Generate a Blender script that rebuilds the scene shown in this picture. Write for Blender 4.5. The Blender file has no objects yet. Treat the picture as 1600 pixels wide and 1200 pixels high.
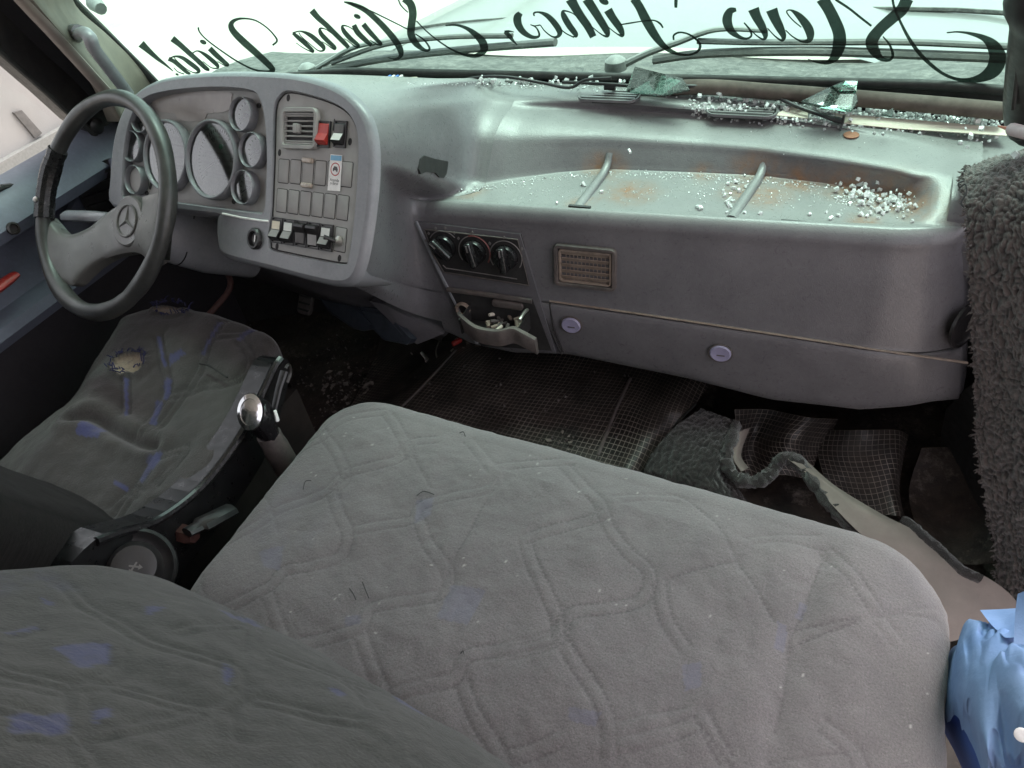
import bpy, math, random
import numpy as np
from mathutils import Vector, Matrix, noise
from mathutils.geometry import tessellate_polygon

SC = bpy.context.scene
COL = SC.collection
random.seed(7); RNG = np.random.default_rng(7)
R_ = math.radians

# ------------------------------------------------------------------ camera
# axes of the hand-held camera (right, down, forward) seen in cab axes: X to the passenger side, Y forward, Z up, floor at z = 0
EYE = np.array([0.0, 0.0, 1.3])
FPX = 1200.0
_a = np.array([-2877., -550., 1200.]); _b = np.array([730., -1200., 1200.])
_Y = _b / np.linalg.norm(_b); _X = -_a; _X = _X - _Y * (_X @ _Y); _X /= np.linalg.norm(_X); _Z = np.cross(_X, _Y)
ROT = np.stack([_X, _Y, _Z], 0)
cam_d = bpy.data.cameras.new('camera'); cam = bpy.data.objects.new('camera', cam_d); COL.objects.link(cam)
cam_d.sensor_width = 36.0; cam_d.lens = 36.0 * FPX / 1600.0; cam_d.clip_start = 0.02; cam_d.clip_end = 500
cm = Matrix.Identity(4)
for i in range(3):
    cm[i][0] = ROT[i, 0]; cm[i][1] = -ROT[i, 1]; cm[i][2] = -ROT[i, 2]; cm[i][3] = EYE[i]
cam.matrix_world = cm
SC.camera = cam

# ------------------------------------------------------------------ light
SUN_EL, SUN_AZ = 70, 18         # hazy sun high over the hood: it reaches the dashboard top through the windshield, the roof keeps it off the seats
w = bpy.data.worlds.new('World'); SC.world = w; w.use_nodes = True
wn = w.node_tree.nodes; wl = w.node_tree.links
bg = wn['Background']
sky = wn.new('ShaderNodeTexSky'); sky.sky_type = 'NISHITA'; sky.sun_disc = False
sky.sun_elevation = R_(SUN_EL); sky.sun_rotation = R_(SUN_AZ); sky.air_density = 1.0; sky.dust_density = 3.0; sky.ozone_density = 1.0
grey = wn.new('ShaderNodeHueSaturation'); grey.inputs['Saturation'].default_value = 0.22      # thin white overcast: most of the blue is gone
tint = wn.new('ShaderNodeMix'); tint.data_type = 'RGBA'; tint.blend_type = 'MULTIPLY'; tint.inputs['Factor'].default_value = 1.0; tint.inputs['B'].default_value = (1.0, .935, .945, 1)
wl.new(sky.outputs[0], grey.inputs['Color']); wl.new(grey.outputs[0], tint.inputs['A']); wl.new(tint.outputs['Result'], bg.inputs[0]); bg.inputs[1].default_value = 0.15
sd = bpy.data.lights.new('sun', 'SUN'); sd.energy = 0.95; sd.angle = R_(30); sd.color = (1.0, 0.97, 0.93)
so = bpy.data.objects.new('sun', sd); COL.objects.link(so)
az, el = R_(SUN_AZ), R_(SUN_EL)
to_sun = Vector((math.sin(az) * math.cos(el), math.cos(az) * math.cos(el), math.sin(el)))
so.rotation_euler = to_sun.to_track_quat('Z', 'Y').to_euler(); so.location = to_sun * 30
vs = SC.view_settings; vs.view_transform = 'Standard'; vs.look = 'None'; vs.exposure = 1.98; vs.gamma = 1.0
SC.render.film_transparent = False
SC.cycles.max_bounces = 10; SC.cycles.diffuse_bounces = 5; SC.cycles.glossy_bounces = 4
SC.cycles.transmission_bounces = 6; SC.cycles.transparent_max_bounces = 12
SC.cycles.sample_clamp_indirect = 6.0; SC.cycles.use_denoising = True; SC.cycles.caustics_reflective = False; SC.cycles.caustics_refractive = False

# ------------------------------------------------------------------ helpers: points
def ray(x, y):
    return ROT @ np.array([(x - 800.) / FPX, (y - 600.) / FPX, 1.0])
def P(x, y, Y=None, z=None, X=None, pl=None):
    """the point of a real plane (Y =, z =, X = or a frame) that is seen along one direction"""
    d = ray(x, y)
    if Y is not None: t = Y / d[1]
    elif z is not None: t = (z - EYE[2]) / d[2]
    elif X is not None: t = X / d[0]
    else: t = ((pl.o - EYE) @ pl.n) / (d @ pl.n)
    return EYE + d * t
class Frame:
    """a flat working plane: origin, right, up, normal"""
    def __init__(s, o, n, up=(0, 0, 1)):
        s.o = np.array(o, float); s.n = np.array(n, float); s.n /= np.linalg.norm(s.n)
        s.u = np.cross(np.array(up, float), s.n); s.u /= np.linalg.norm(s.u); s.v = np.cross(s.n, s.u)
    def raised(s, h): return Frame.make(s.o + s.n * h, s.u, s.v, s.n)
    @staticmethod
    def make(o, u, v, n):
        f = Frame.__new__(Frame); f.o, f.u, f.v, f.n = o, u, v, n; return f
    def uv(s, x, y, h=0.0):
        q = P(x, y, pl=s.raised(h)) - s.o
        return np.array([q @ s.u, q @ s.v])
    def pt(s, u, v, h=0.0): return s.o + s.u * u + s.v * v + s.n * h
    def mat(s, u=0, v=0, h=0, rot=0.0):
        m = Matrix.Identity(4); o = s.pt(u, v, h)
        for i in range(3): m[i][0], m[i][1], m[i][2], m[i][3] = s.u[i], s.v[i], s.n[i], o[i]
        return m @ Matrix.Rotation(rot, 4, 'Z')
def cat(p, k, closed=False):
    """Catmull-Rom through points (n, d), k steps per span"""
    p = np.asarray(p, float); n = len(p)
    if closed: q = np.concatenate([p[-1:], p, p[:2]])
    else: q = np.concatenate([2 * p[:1] - p[1:2], p, 2 * p[-1:] - p[-2:-1]])
    t = (np.arange(k) / k)[:, None]; out = []
    for i in range(n if closed else n - 1):
        a, b, c, d = q[i], q[i + 1], q[i + 2], q[i + 3]
        out.append(.5 * (2 * b + (c - a) * t + (2 * a - 5 * b + 4 * c - d) * t ** 2 + (3 * b - a - 3 * c + d) * t ** 3))
    if not closed: out.append(p[-1:])
    return np.concatenate(out)
def catgrid(G, kr, kc):
    G = np.asarray(G, float)
    A = np.stack([cat(r, kc) for r in G]); return np.stack([cat(A[:, j], kr) for j in range(A.shape[1])], 1)

# ------------------------------------------------------------------ helpers: shapes (V, F)
class S:
    def __init__(s): s.V = []; s.F = []
    def add(s, V, F):
        b = len(s.V); s.V.extend([tuple(map(float, v)) for v in V]); s.F.extend([tuple(b + i for i in f) for f in F]); return s
    def xf(s, M):
        s.V = [tuple(M @ Vector(v)) for v in s.V]; return s
    def join(s, o): return s.add(o.V, o.F)
def loft(loops, closed=True, cap0=False, cap1=False):
    s = S(); n = len(loops[0]); V = [p for l in loops for p in l]; F = []
    for k in range(len(loops) - 1):
        for i in range(n if closed else n - 1):
            j = (i + 1) % n
            F.append((k * n + i, k * n + j, (k + 1) * n + j, (k + 1) * n + i))
    if cap0: F.append(tuple(range(n - 1, -1, -1)))
    if cap1: F.append(tuple((len(loops) - 1) * n + i for i in range(n)))
    return s.add(V, F)
def gridS(G):
    G = np.asarray(G); nr, nc = G.shape[:2]
    F = [(r * nc + c, r * nc + c + 1, (r + 1) * nc + c + 1, (r + 1) * nc + c) for r in range(nr - 1) for c in range(nc - 1)]
    return S().add(G.reshape(-1, 3), F)
def rr(w, h, r, n=4):
    """rounded rectangle outline, counter-clockwise"""
    r = min(r, w / 2 - 1e-5, h / 2 - 1e-5); out = []
    for cx, cy, a0 in ((w / 2 - r, h / 2 - r, 0), (-w / 2 + r, h / 2 - r, 90), (-w / 2 + r, -h / 2 + r, 180), (w / 2 - r, -h / 2 + r, 270)):
        for i in range(n + 1):
            a = R_(a0 + 90 * i / n); out.append((cx + r * math.cos(a), cy + r * math.sin(a)))
    return out
def rbox(w, h, r, z0, z1, bev=0.0, n=3):
    """rounded slab with a bevelled front edge"""
    L = [[(x, y, z0) for x, y in rr(w, h, r, n)]]
    if bev > 0:
        L.append([(x, y, z1 - bev) for x, y in rr(w, h, r, n)])
        L.append([(x, y, z1 - bev * .3) for x, y in rr(w - bev * .7, h - bev * .7, max(r - bev * .35, 1e-4), n)])
        L.append([(x, y, z1) for x, y in rr(w - 2 * bev, h - 2 * bev, max(r - bev, 1e-4), n)])
    else: L.append([(x, y, z1) for x, y in rr(w, h, r, n)])
    return loft(L, True, True, True)
def rframe(w, h, r, t, z0, z1, n=4):
    """rectangular ring of width t"""
    o = rr(w, h, r, n); i = rr(w - 2 * t, h - 2 * t, max(r - t, .0005), n); b = min(t, z1 - z0) * .3
    om = rr(w - b, h - b, r, n); im = rr(w - 2 * t + b, h - 2 * t + b, max(r - t, .0005), n)
    return loft([[(x, y, z0) for x, y in o], [(x, y, z1 - b) for x, y in o], [(x, y, z1) for x, y in om],
                 [(x, y, z1) for x, y in im], [(x, y, z1 - b) for x, y in i], [(x, y, z0) for x, y in i]])
def lathe(prof, n=32, cap0=False, cap1=False):
    return loft([[(r * math.cos(2 * math.pi * i / n), r * math.sin(2 * math.pi * i / n), z) for i in range(n)] for r, z in prof], True, cap0, cap1)
def tube(pts, rad, n=10, caps=True, flat=1.0, up=None):
    pts = np.asarray(pts, float); m = len(pts); rad = np.broadcast_to(np.asarray(rad, float), (m,))
    T = np.gradient(pts, axis=0); T /= np.linalg.norm(T, axis=1)[:, None] + 1e-12
    a = np.array(up if up is not None else (0, 0, 1.0), float)
    if abs(a @ T[0]) > .95: a = np.array([1.0, 0, 0])
    L = []; nn = a - T[0] * (a @ T[0]); nn /= np.linalg.norm(nn)
    for i in range(m):
        nn = nn - T[i] * (nn @ T[i]); nn /= np.linalg.norm(nn) + 1e-12; bb = np.cross(T[i], nn)
        L.append([tuple(pts[i] + rad[i] * (math.cos(q) * bb + flat * math.sin(q) * nn)) for q in [2 * math.pi * k / n for k in range(n)]])
    return loft(L, True, caps, caps)
def fill(outer, holes=(), z=0.0):
    """flat polygon with holes, in (x, y)"""
    loops = [[Vector((x, y, 0)) for x, y in l] for l in [outer] + list(holes)]
    tr = tessellate_polygon(loops); V = [(v.x, v.y, z) for l in loops for v in l]
    F = []
    for a, b, c in tr:
        A, B, C = V[a], V[b], V[c]
        F.append((a, b, c) if (B[0] - A[0]) * (C[1] - A[1]) - (B[1] - A[1]) * (C[0] - A[0]) > 0 else (a, c, b))
    return S().add(V, F)
def prism(poly, z0, z1):
    a = sum(poly[i][0] * poly[(i + 1) % len(poly)][1] - poly[(i + 1) % len(poly)][0] * poly[i][1] for i in range(len(poly)))
    if a < 0: poly = poly[::-1]
    s = fill(poly, (), z1); s.join(loft([[(x, y, z0) for x, y in poly], [(x, y, z1) for x, y in poly]], True, False, False)); return s
def offs(poly, d):
    """offset a counter-clockwise outline outwards by d"""
    p = np.asarray(poly, float); e = np.roll(p, -1, 0) - np.roll(p, 1, 0); nrm = np.stack([e[:, 1], -e[:, 0]], 1)
    nrm /= np.linalg.norm(nrm, axis=1)[:, None] + 1e-12; return p + nrm * d
def ccw(p):
    p = np.asarray(p, float); x, y = p[:, 0], p[:, 1]
    return p if np.sum(x * np.roll(y, -1) - np.roll(x, -1) * y) > 0 else p[::-1]
def ribbon(pts, wid, k=6, lift=0.0):
    """flat brush stroke in (x, y) with a width per point"""
    q = cat(np.column_stack([np.asarray(pts, float), np.asarray(wid, float)]), k)
    c, wd = q[:, :2], q[:, 2]; t = np.gradient(c, axis=0); t /= np.linalg.norm(t, axis=1)[:, None] + 1e-12
    nr = np.stack([-t[:, 1], t[:, 0]], 1); a = c + nr * wd[:, None] / 2; b = c - nr * wd[:, None] / 2
    n = len(c); V = [(x, y, lift) for x, y in a] + [(x, y, lift) for x, y in b]
    return S().add(V, [(i, n + i, n + i + 1, i + 1) for i in range(n - 1)])

# ------------------------------------------------------------------ helpers: objects
BASE = {}
def thing(name, label, cat_, loc, group=None):
    o = bpy.data.objects.new(name, None); COL.objects.link(o); o.location = Vector(loc); o.empty_display_size = .05
    o['label'] = label; o['category'] = cat_
    if group: o['group'] = group
    BASE[o.name] = Vector(loc); return o
def obj(name, s, m, parent=None, M=None, smooth=True, label=None, cat_=None, group=None, kind=None, angle=40):
    """one mesh object; without M the shape is given in cab axes, with M in the axes of M"""
    me = bpy.data.meshes.new(name); me.from_pydata(s.V, [], s.F); me.update()
    for mm in (m if isinstance(m, (list, tuple)) else [m]): me.materials.append(mm)
    if smooth:
        me.polygons.foreach_set('use_smooth', [True] * len(me.polygons))
        if angle < 180: me.set_sharp_from_angle(angle=R_(angle))
    o = bpy.data.objects.new(name, me); COL.objects.link(o)
    place(o, parent, M)
    if label: o['label'] = label
    if cat_: o['category'] = cat_
    if group: o['group'] = group
    if kind: o['kind'] = kind
    return o
WORLD = {}
def place(o, parent=None, M=None):
    Mw = M.copy() if M is not None else Matrix.Identity(4)
    if parent is not None:
        o.parent = parent
        Pw = WORLD.get(parent.name)
        if Pw is None: Pw = Matrix.Translation(BASE[parent.name]) if parent.name in BASE else Matrix.Identity(4)
        o.matrix_parent_inverse = Matrix.Identity(4)
        o.matrix_basis = Pw.inverted() @ Mw
    else: o.matrix_basis = Mw
    WORLD[o.name] = Mw
def again(src, parent, M):
    """one more of the same part (shared mesh)"""
    o = src.copy(); COL.objects.link(o); place(o, parent, M); return o
from mathutils.bvhtree import BVHTree
def bvh_of(*obs):
    V, F = [], []
    for o in obs:
        b = len(V); V += [WORLD[o.name] @ v.co for v in o.data.vertices]; F += [tuple(b + i for i in p.vertices) for p in o.data.polygons]
    return BVHTree.FromPolygons(V, F)
def hit(tree, x, y):
    """where one viewing direction meets the built surface, and its normal turned to the viewer"""
    d = Vector(ray(x, y)).normalized(); p, n, _, _ = tree.ray_cast(Vector(EYE), d)
    if p is None: return None, None
    return np.array(p), np.array(n if n.dot(d) < 0 else -n)
def paint(o, name, vals):
    at = o.data.attributes.new(name, 'FLOAT', 'POINT'); at.data.foreach_set('value', np.asarray(vals, np.float32))
def uvset(o, UV):
    """per-vertex metric coordinates as a vector attribute called cloth"""
    at = o.data.attributes.new('cloth', 'FLOAT_VECTOR', 'POINT')
    q = np.zeros((len(o.data.vertices), 3), np.float32); q[:, :2] = UV; at.data.foreach_set('vector', q.ravel())

# ------------------------------------------------------------------ materials
def srgb(h):
    c = [int(h[i:i + 2], 16) / 255 for i in (0, 2, 4)]
    return [x / 12.92 if x <= .04045 else ((x + .055) / 1.055) ** 2.4 for x in c]
class NT:
    def __init__(s, name):
        s.m = bpy.data.materials.new(name); s.m.use_nodes = True; s.t = s.m.node_tree; s.n = s.t.nodes; s.l = s.t.links
        s.b = s.n['Principled BSDF']; s.co = None
    def __call__(s, ty, **kw):
        nd = s.n.new(ty)
        for k, v in kw.items(): setattr(nd, k, v)
        return nd
    def link(s, a, b): s.l.new(a, b)
    def coord(s, attr=None):
        if attr:
            a = s('ShaderNodeAttribute'); a.attribute_name = attr; return a.outputs['Vector']
        if s.co is None: s.co = s('ShaderNodeNewGeometry').outputs['Position']
        return s.co
    def noise(s, scale, detail=4, rough=.6, attr=None, dist=0.0):
        q = s('ShaderNodeTexNoise'); q.inputs['Scale'].default_value = scale; q.inputs['Detail'].default_value = detail
        q.inputs['Roughness'].default_value = rough; q.inputs['Distortion'].default_value = dist; s.link(s.coord(attr), q.inputs['Vector']); return q.outputs['Fac']
    def vor(s, scale, feature='F1', attr=None):
        q = s('ShaderNodeTexVoronoi'); q.feature = feature; q.inputs['Scale'].default_value = scale; s.link(s.coord(attr), q.inputs['Vector']); return q.outputs['Distance']
    def ramp(s, fac, a, b, lo=0.0, hi=1.0):
        q = s('ShaderNodeMapRange'); q.inputs['From Min'].default_value = a; q.inputs['From Max'].default_value = b
        q.inputs['To Min'].default_value = lo; q.inputs['To Max'].default_value = hi; q.clamp = True; s.link(fac, q.inputs['Value']); return q.outputs['Result']
    def mix(s, fac, a, b):
        q = s('ShaderNodeMix'); q.data_type = 'RGBA'
        for sock, v in ((q.inputs['A'], a), (q.inputs['B'], b)):
            if isinstance(v, (list, tuple)): sock.default_value = (*v[:3], 1)
            else: s.link(v, sock)
        if isinstance(fac, float): q.inputs['Factor'].default_value = fac
        else: s.link(fac, q.inputs['Factor'])
        return q.outputs['Result']
    def math(s, op, a, b=0.0):
        q = s('ShaderNodeMath'); q.operation = op
        for i, v in ((0, a), (1, b)):
            if isinstance(v, (int, float)): q.inputs[i].default_value = v
            else: s.link(v, q.inputs[i])
        return q.outputs[0]
    def bump(s, h, strength, dist=.001, prev=None):
        q = s('ShaderNodeBump'); q.inputs['Strength'].default_value = strength; q.inputs['Distance'].default_value = dist; s.link(h, q.inputs['Height'])
        if prev is not None: s.link(prev, q.inputs['Normal'])
        return q.outputs['Normal']
    def attr(s, n):
        a = s('ShaderNodeAttribute'); a.attribute_name = n; return a.outputs['Fac']
    def done(s, col=None, rough=None, nrm=None, metal=0.0, spec=None, coat=0.0, sheen=0.0):
        b = s.b
        if col is not None:
            if isinstance(col, (list, tuple)): b.inputs['Base Color'].default_value = (*col[:3], 1)
            else: s.link(col, b.inputs['Base Color'])
        if rough is not None:
            if isinstance(rough, float): b.inputs['Roughness'].default_value = rough
            else: s.link(rough, b.inputs['Roughness'])
        if nrm is not None: s.link(nrm, b.inputs['Normal'])
        b.inputs['Metallic'].default_value = metal; b.inputs['Coat Weight'].default_value = coat
        if spec is not None: b.inputs['Specular IOR Level'].default_value = spec
        if sheen: b.inputs['Sheen Weight'].default_value = sheen; b.inputs['Sheen Roughness'].default_value = .5
        return s.m
def plain(name, c, rough=.5, var=.25, scale=25, metal=0.0, bump=.08, spec=None, dust=0.0, dustc=(.3, .27, .23), fine=500, coat=0.0):
    """painted or moulded surface with uneven tone, wear of the gloss, fine relief and settled dust"""
    t = NT(name); f = t.noise(scale, 5, .6); lo = [x * (1 - var) for x in c]; hi = [min(1, x * (1 + var)) for x in c]
    col = t.mix(t.ramp(f, .3, .7), lo, hi)
    if dust > 0: col = t.mix(t.ramp(t.noise(scale * .35, 6, .7), .42, .72, 0, dust), col, dustc)
    rg = t.ramp(t.noise(scale * 1.7, 3), .3, .7, max(rough - .08, .03), min(rough + .1, 1))
    return t.done(col, rg, t.bump(t.noise(fine, 2), bump, .0006), metal, spec, coat)
# ------------------------------------------------------------------ particular materials
def leather_grain(name, c, rough, dusty, dustc, stain=False, grain=.34, top_light=0.0):
    t = NT(name); f = t.noise(9, 6, .65); f2 = t.noise(140, 3, .6)
    col = t.mix(t.ramp(f, .3, .7), [x * .86 for x in c], [x * 1.14 for x in c])
    col = t.mix(t.ramp(f2, .45, .75, 0, .22), col, [x * 1.55 for x in c])
    col = t.mix(t.ramp(t.noise(2.2, 8, .78, dist=.6), .5, .68, 0, .35), col, [x * .62 for x in c])
    col = t.mix(t.ramp(t.noise(4.5, 7, .72), .44, .7, 0, dusty), col, dustc)
    if top_light:  # pale dust tone on upward faces, standing in for windshield light
        gz = t('ShaderNodeSeparateXYZ'); t.link(t('ShaderNodeNewGeometry').outputs['True Normal'], gz.inputs[0])
        col = t.mix(t.math('MULTIPLY', t.ramp(gz.outputs[2], .55, .95, 0, top_light), t.ramp(t.noise(11, 6, .7), .2, .7, .5, 1)), col, (.285, .29, .275))
    if stain: col = t.mix(t.math('MULTIPLY', t.attr('stain'), t.ramp(t.noise(45, 5, .7), .3, .62)), col, (.23, .115, .06))
    cell = t.vor(420); h = t.ramp(cell, 0, .75); n1 = t.bump(h, grain, .0005); n2 = t.bump(t.noise(22, 3), .10, .004, n1)
    sc = t.noise(60, 6, .75, dist=2.5)
    return t.done(col, t.ramp(sc, .35, .7, rough - .06, rough + .1), n2, 0, .45)
def cloth_mat(name, c, dirt, patch, seam_dark=.5, worn=(.2, .19, .18), sheen=.3):
    """quilted seat cover: nap, dirt, printed blue shapes, stitched seams"""
    t = NT(name); uv = 'cloth'
    col = t.mix(t.ramp(t.noise(7, 6, .7, uv), .32, .7), c, dirt)
    col = t.mix(t.ramp(t.noise(55, 5, .75, uv), .4, .75, 0, .35), col, worn)
    col = t.mix(t.ramp(t.noise(420, 3, .8, uv), .42, .66, 0, .6), col, [x * .5 for x in c]); col = t.mix(t.ramp(t.noise(300, 2, .8, uv), .62, .74, 0, .4), col, [min(1, x * 1.9) for x in dirt])
    col = t.mix(t.ramp(t.noise(3.2, 5, .7, uv), .45, .72, 0, .35), col, [x * .62 for x in c])
    q = t('ShaderNodeTexVoronoi'); q.feature = 'F1'; q.distance = 'CHEBYCHEV'; q.inputs['Scale'].default_value = 4.6; q.inputs['Randomness'].default_value = 1.0
    t.link(t.coord(uv), q.inputs['Vector'])
    pick = t.ramp(q.outputs['Color'], .0, 1.0)
    sx = t('ShaderNodeSeparateColor'); t.link(q.outputs['Color'], sx.inputs[0])
    on = t.math('MULTIPLY', t.ramp(sx.outputs[0], .62, .64), t.ramp(q.outputs['Distance'], .30, .22))
    on = t.math('MULTIPLY', on, t.ramp(t.noise(16, 6, .8, uv), .42, .6, 0, .28))
    col = t.mix(on, col, patch)
    at = t.attr('patch'); col = t.mix(t.math('MULTIPLY', at, t.ramp(t.noise(60, 5, .8, uv), .25, .5, .35, 1)), col, patch)
    hole = t.attr('hole'); col = t.mix(t.math('MULTIPLY', hole, t.ramp(t.noise(70, 5, .8, uv), .3, .55, .35, 1)), col, (.30, .235, .17))
    sm = t.attr('seam'); col = t.mix(t.math('MULTIPLY', sm, seam_dark), col, [x * .35 for x in c])
    st = t.attr('lint'); col = t.mix(st, col, (.5, .48, .45))
    n1 = t.bump(t.noise(900, 3, .7, uv), .5, .0008); n2 = t.bump(t.noise(240, 4, .75, uv), .9, .0016, n1); n3 = t.bump(t.noise(26, 4, .6, uv), .25, .004, n2)
    m = t.done(col, .92, n3, 0, .18, sheen=sheen); return m

M = {}
M['dash'] = leather_grain('dash_vinyl', (.130, .124, .131), .31, .28, (.178, .169, .172), True, top_light=.55)
M['lowdash'] = leather_grain('lower_dash_vinyl', (.106, .100, .108), .42, .25, (.18, .16, .165))
M['bezel'] = leather_grain('bezel_plastic', (.205, .21, .225), .32, .35, (.27, .265, .265), grain=.12)
M['face'] = plain('gauge_face_plastic', (.31, .305, .29), .48, .10, 30, dust=.35, dustc=(.30, .28, .255))
M['face_dark'] = plain('seam_dark', (.02, .018, .018), .7)
M['black'] = plain('black_plastic', (.016, .015, .016), .38, .3, 60, dust=.18, dustc=(.1, .085, .075))
M['black_matt'] = plain('black_matt_plastic', (.014, .013, .013), .72, .3, 40, dust=.2, dustc=(.07, .06, .055))
M['rubber'] = plain('rubber_seal', (.018, .019, .018), .6, .3, 50, dust=.3, dustc=(.08, .075, .065))
M['knob'] = plain('gloss_black_plastic', (.012, .011, .012), .2, .2, 80, bump=.02, coat=.3)
M['brown_vent'] = plain('dusty_vent_plastic', (.24, .19, .155), .6, .3, 60, dust=.7, dustc=(.21, .15, .11))
M['ash'] = plain('ashtray_plastic', (.085, .072, .069), .55, .3, 60, dust=.4, dustc=(.17, .13, .11))
M['red'] = plain('red_plastic', (.42, .028, .022), .35, .2, 60, dust=.2, dustc=(.4, .2, .17))
M['lilac'] = plain('lilac_button_plastic', (.27, .25, .36), .35, .12, 60)
M['navy'] = plain('navy_plastic', (.032, .040, .055), .55, .3, 40, dust=.3, dustc=(.06, .06, .065))
M['label_white'] = plain('white_film', (.82, .81, .78), .35, .15, 90, bump=.02)
M['label_blue'] = plain('blue_film', (.16, .42, .62), .4, .1, 60)
M['label_ink'] = plain('grey_ink', (.09, .085, .09), .5)
M['label_red'] = plain('red_ink', (.5, .06, .06), .5)
M['print_grey'] = plain('grey_print', (.17, .155, .15), .6)
M['print_red'] = plain('dull_red_print', (.16, .05, .045), .6)
M['dial'] = plain('dial_face_glare', (.62, .66, .60), .6, .3, 40)  # disc kept pale: bright lens reflection painted into its colour
M['tick'] = plain('tick_print', (.05, .055, .03), .6)
M['green'] = plain('green_print', (.03, .35, .14), .6)
M['needle'] = plain('needle_orange', (.6, .25, .06), .5)
M['clear_tab'] = plain('cloudy_clear_plastic', (.42, .35, .28), .3, .2, 60, coat=.3)
M['wheel'] = plain('steering_wheel_rubber', (.042, .043, .041), .36, .3, 35, bump=.2, dust=.3, dustc=(.09, .085, .075))
M['spoke'] = plain('steering_spoke_rubber', (.10, .098, .092), .33, .25, 20, bump=.2, dust=.45, dustc=(.16, .15, .135))
M['tape'] = plain('black_tape', (.012, .012, .012), .3, .4, 90, bump=.6, fine=120)
M['metal'] = plain('bare_steel', (.5, .48, .45), .35, .2, 60, metal=.9)
M['chrome'] = plain('chrome_plastic', (.6, .6, .6), .16, .1, 60, metal=1.0, bump=.02)
M['dark_metal'] = plain('dark_painted_steel', (.02, .018, .017), .4, .3, 30, dust=.35, dustc=(.07, .05, .042))
M['rust'] = plain('rusty_rod', (.10, .045, .038), .6, .35, 60)
M['door'] = leather_grain('door_plastic', (.15, .165, .21), .42, .25, (.16, .16, .18), grain=.1)
M['door_dark'] = leather_grain('door_lower_trim', (.035, .032, .036), .6, .3, (.05, .045, .045), grain=.15)
M['pillar'] = plain('pillar_paint', (.22, .185, .165), .5, .15, 10, dust=.4, dustc=(.26, .22, .16))
M['pillar_tan'] = plain('pillar_trim_tan', (.14, .125, .105), .6, .2, 12, dust=.4, dustc=(.3, .26, .19))
M['headliner'] = plain('headliner', (.58, .56, .54), .9, .1, 10)
M['shell'] = plain('rear_wall_trim', (.16, .155, .15), .85, .12, 10)
M['floor'] = None
t = NT('dirty_floor'); col = t.mix(t.ramp(t.noise(8, 7, .75), .35, .7), (.012, .0095, .009), (.065, .047, .038))
col = t.mix(t.ramp(t.noise(14, 7, .8), .54, .70, 0, .8), col, (.19, .16, .14))
M['floor'] = t.done(col, t.ramp(t.noise(14, 5), .3, .7, .35, .85), t.bump(t.noise(60, 6, .75), .7, .004), 0, .4)
def mat_grid(name):
    """black rubber mat with a fine pale moulded grid every 11 mm, scuffed away in places"""
    t = NT(name); sp = t('ShaderNodeSeparateXYZ'); t.link(t.coord('cloth'), sp.inputs[0]); ln = None
    for ax in (0, 1):
        m_ = t.math('PINGPONG', sp.outputs[ax], .0055); e = t.ramp(m_, .00035, .0007, 1, 0)
        ln = e if ln is None else t.math('MAXIMUM', ln, e)
    wear = t.ramp(t.noise(9, 5, .7), .35, .6, .18, .85)
    base = t.mix(t.ramp(t.noise(12, 6, .7), .4, .75), (.012, .0098, .0092), (.05, .038, .033))
    base = t.mix(t.ramp(t.noise(90, 4, .8), .68, .8, 0, .6), base, (.2, .17, .14))
    col = t.mix(t.math('MULTIPLY', ln, wear), base, (.30, .255, .225))
    return t.done(col, t.ramp(t.noise(20, 4), .3, .7, .28, .6), t.bump(t.noise(35, 4), .25, .003, t.bump(ln, .5, .0006)), 0, .5)
M['mat'] = mat_grid('rubber_mat')
def fleece_mat(name, c, tip):
    t = NT(name); h = t.attr('pile'); col = t.mix(h, c, tip)
    col = t.mix(t.ramp(t.noise(60, 4, .8), .66, .8, 0, .4), col, (.13, .11, .1))
    return t.done(col, .95, t.bump(t.noise(420, 4, .8), .9, .0025), 0, .15, sheen=.5)
M['fleece'] = fleece_mat('dark_fleece', (.030, .024, .0225), (.145, .116, .108))
M['rug'] = fleece_mat('dark_rug_pile', (.009, .0075, .0072), (.034, .028, .0265))
t = NT('rug_backing'); wv = t.noise(30, 4); n1 = t.noise(300, 4, .8)
M['backing'] = t.done(t.mix(t.ramp(t.noise(12, 5), .3, .7), (.155, .128, .115), (.225, .188, .167)), .85, t.bump(n1, .5, .001, t.bump(wv, .4, .004)))
t = NT('white_truck_paint'); c = t.mix(t.ramp(t.noise(3, 7, .75), .5, .75, 0, .45), (.20, .20, .195), (.15, .138, .115))
c = t.mix(t.ramp(t.noise(40, 6, .8), .63, .74, 0, .5), c, (.35, .25, .17)); M['paint'] = t.done(c, .3, None, 0, .5, .4)
t = NT('dirty_cowl'); c = t.mix(t.ramp(t.noise(30, 7, .8, dist=1.0), .42, .75), (.05, .05, .047), (.24, .23, .21))
M['cowl'] = t.done(c, .65, t.bump(t.noise(150, 5, .8), .4, .001))
M['wiper'] = plain('wiper_black', (.075, .075, .073), .45, .25, 60, dust=.6, dustc=(.2, .19, .17))
M['wiper_pale'] = plain('wiper_arm_dusty', (.24, .24, .23), .5, .15, 60)
t = NT('yard_ground'); c = t.mix(t.ramp(t.noise(.8, 8, .7), .3, .7), (.40, .36, .32), (.56, .51, .46)); M['ground'] = t.done(c, .95, t.bump(t.noise(6, 8, .8), .5, .02))
M['offwhite'] = plain('neighbour_paint', (.34, .33, .325), .45, .12, 2, dust=.4, dustc=(.36, .32, .29))
M['greyvent'] = plain('neighbour_dark', (.13, .12, .115), .6)
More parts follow.
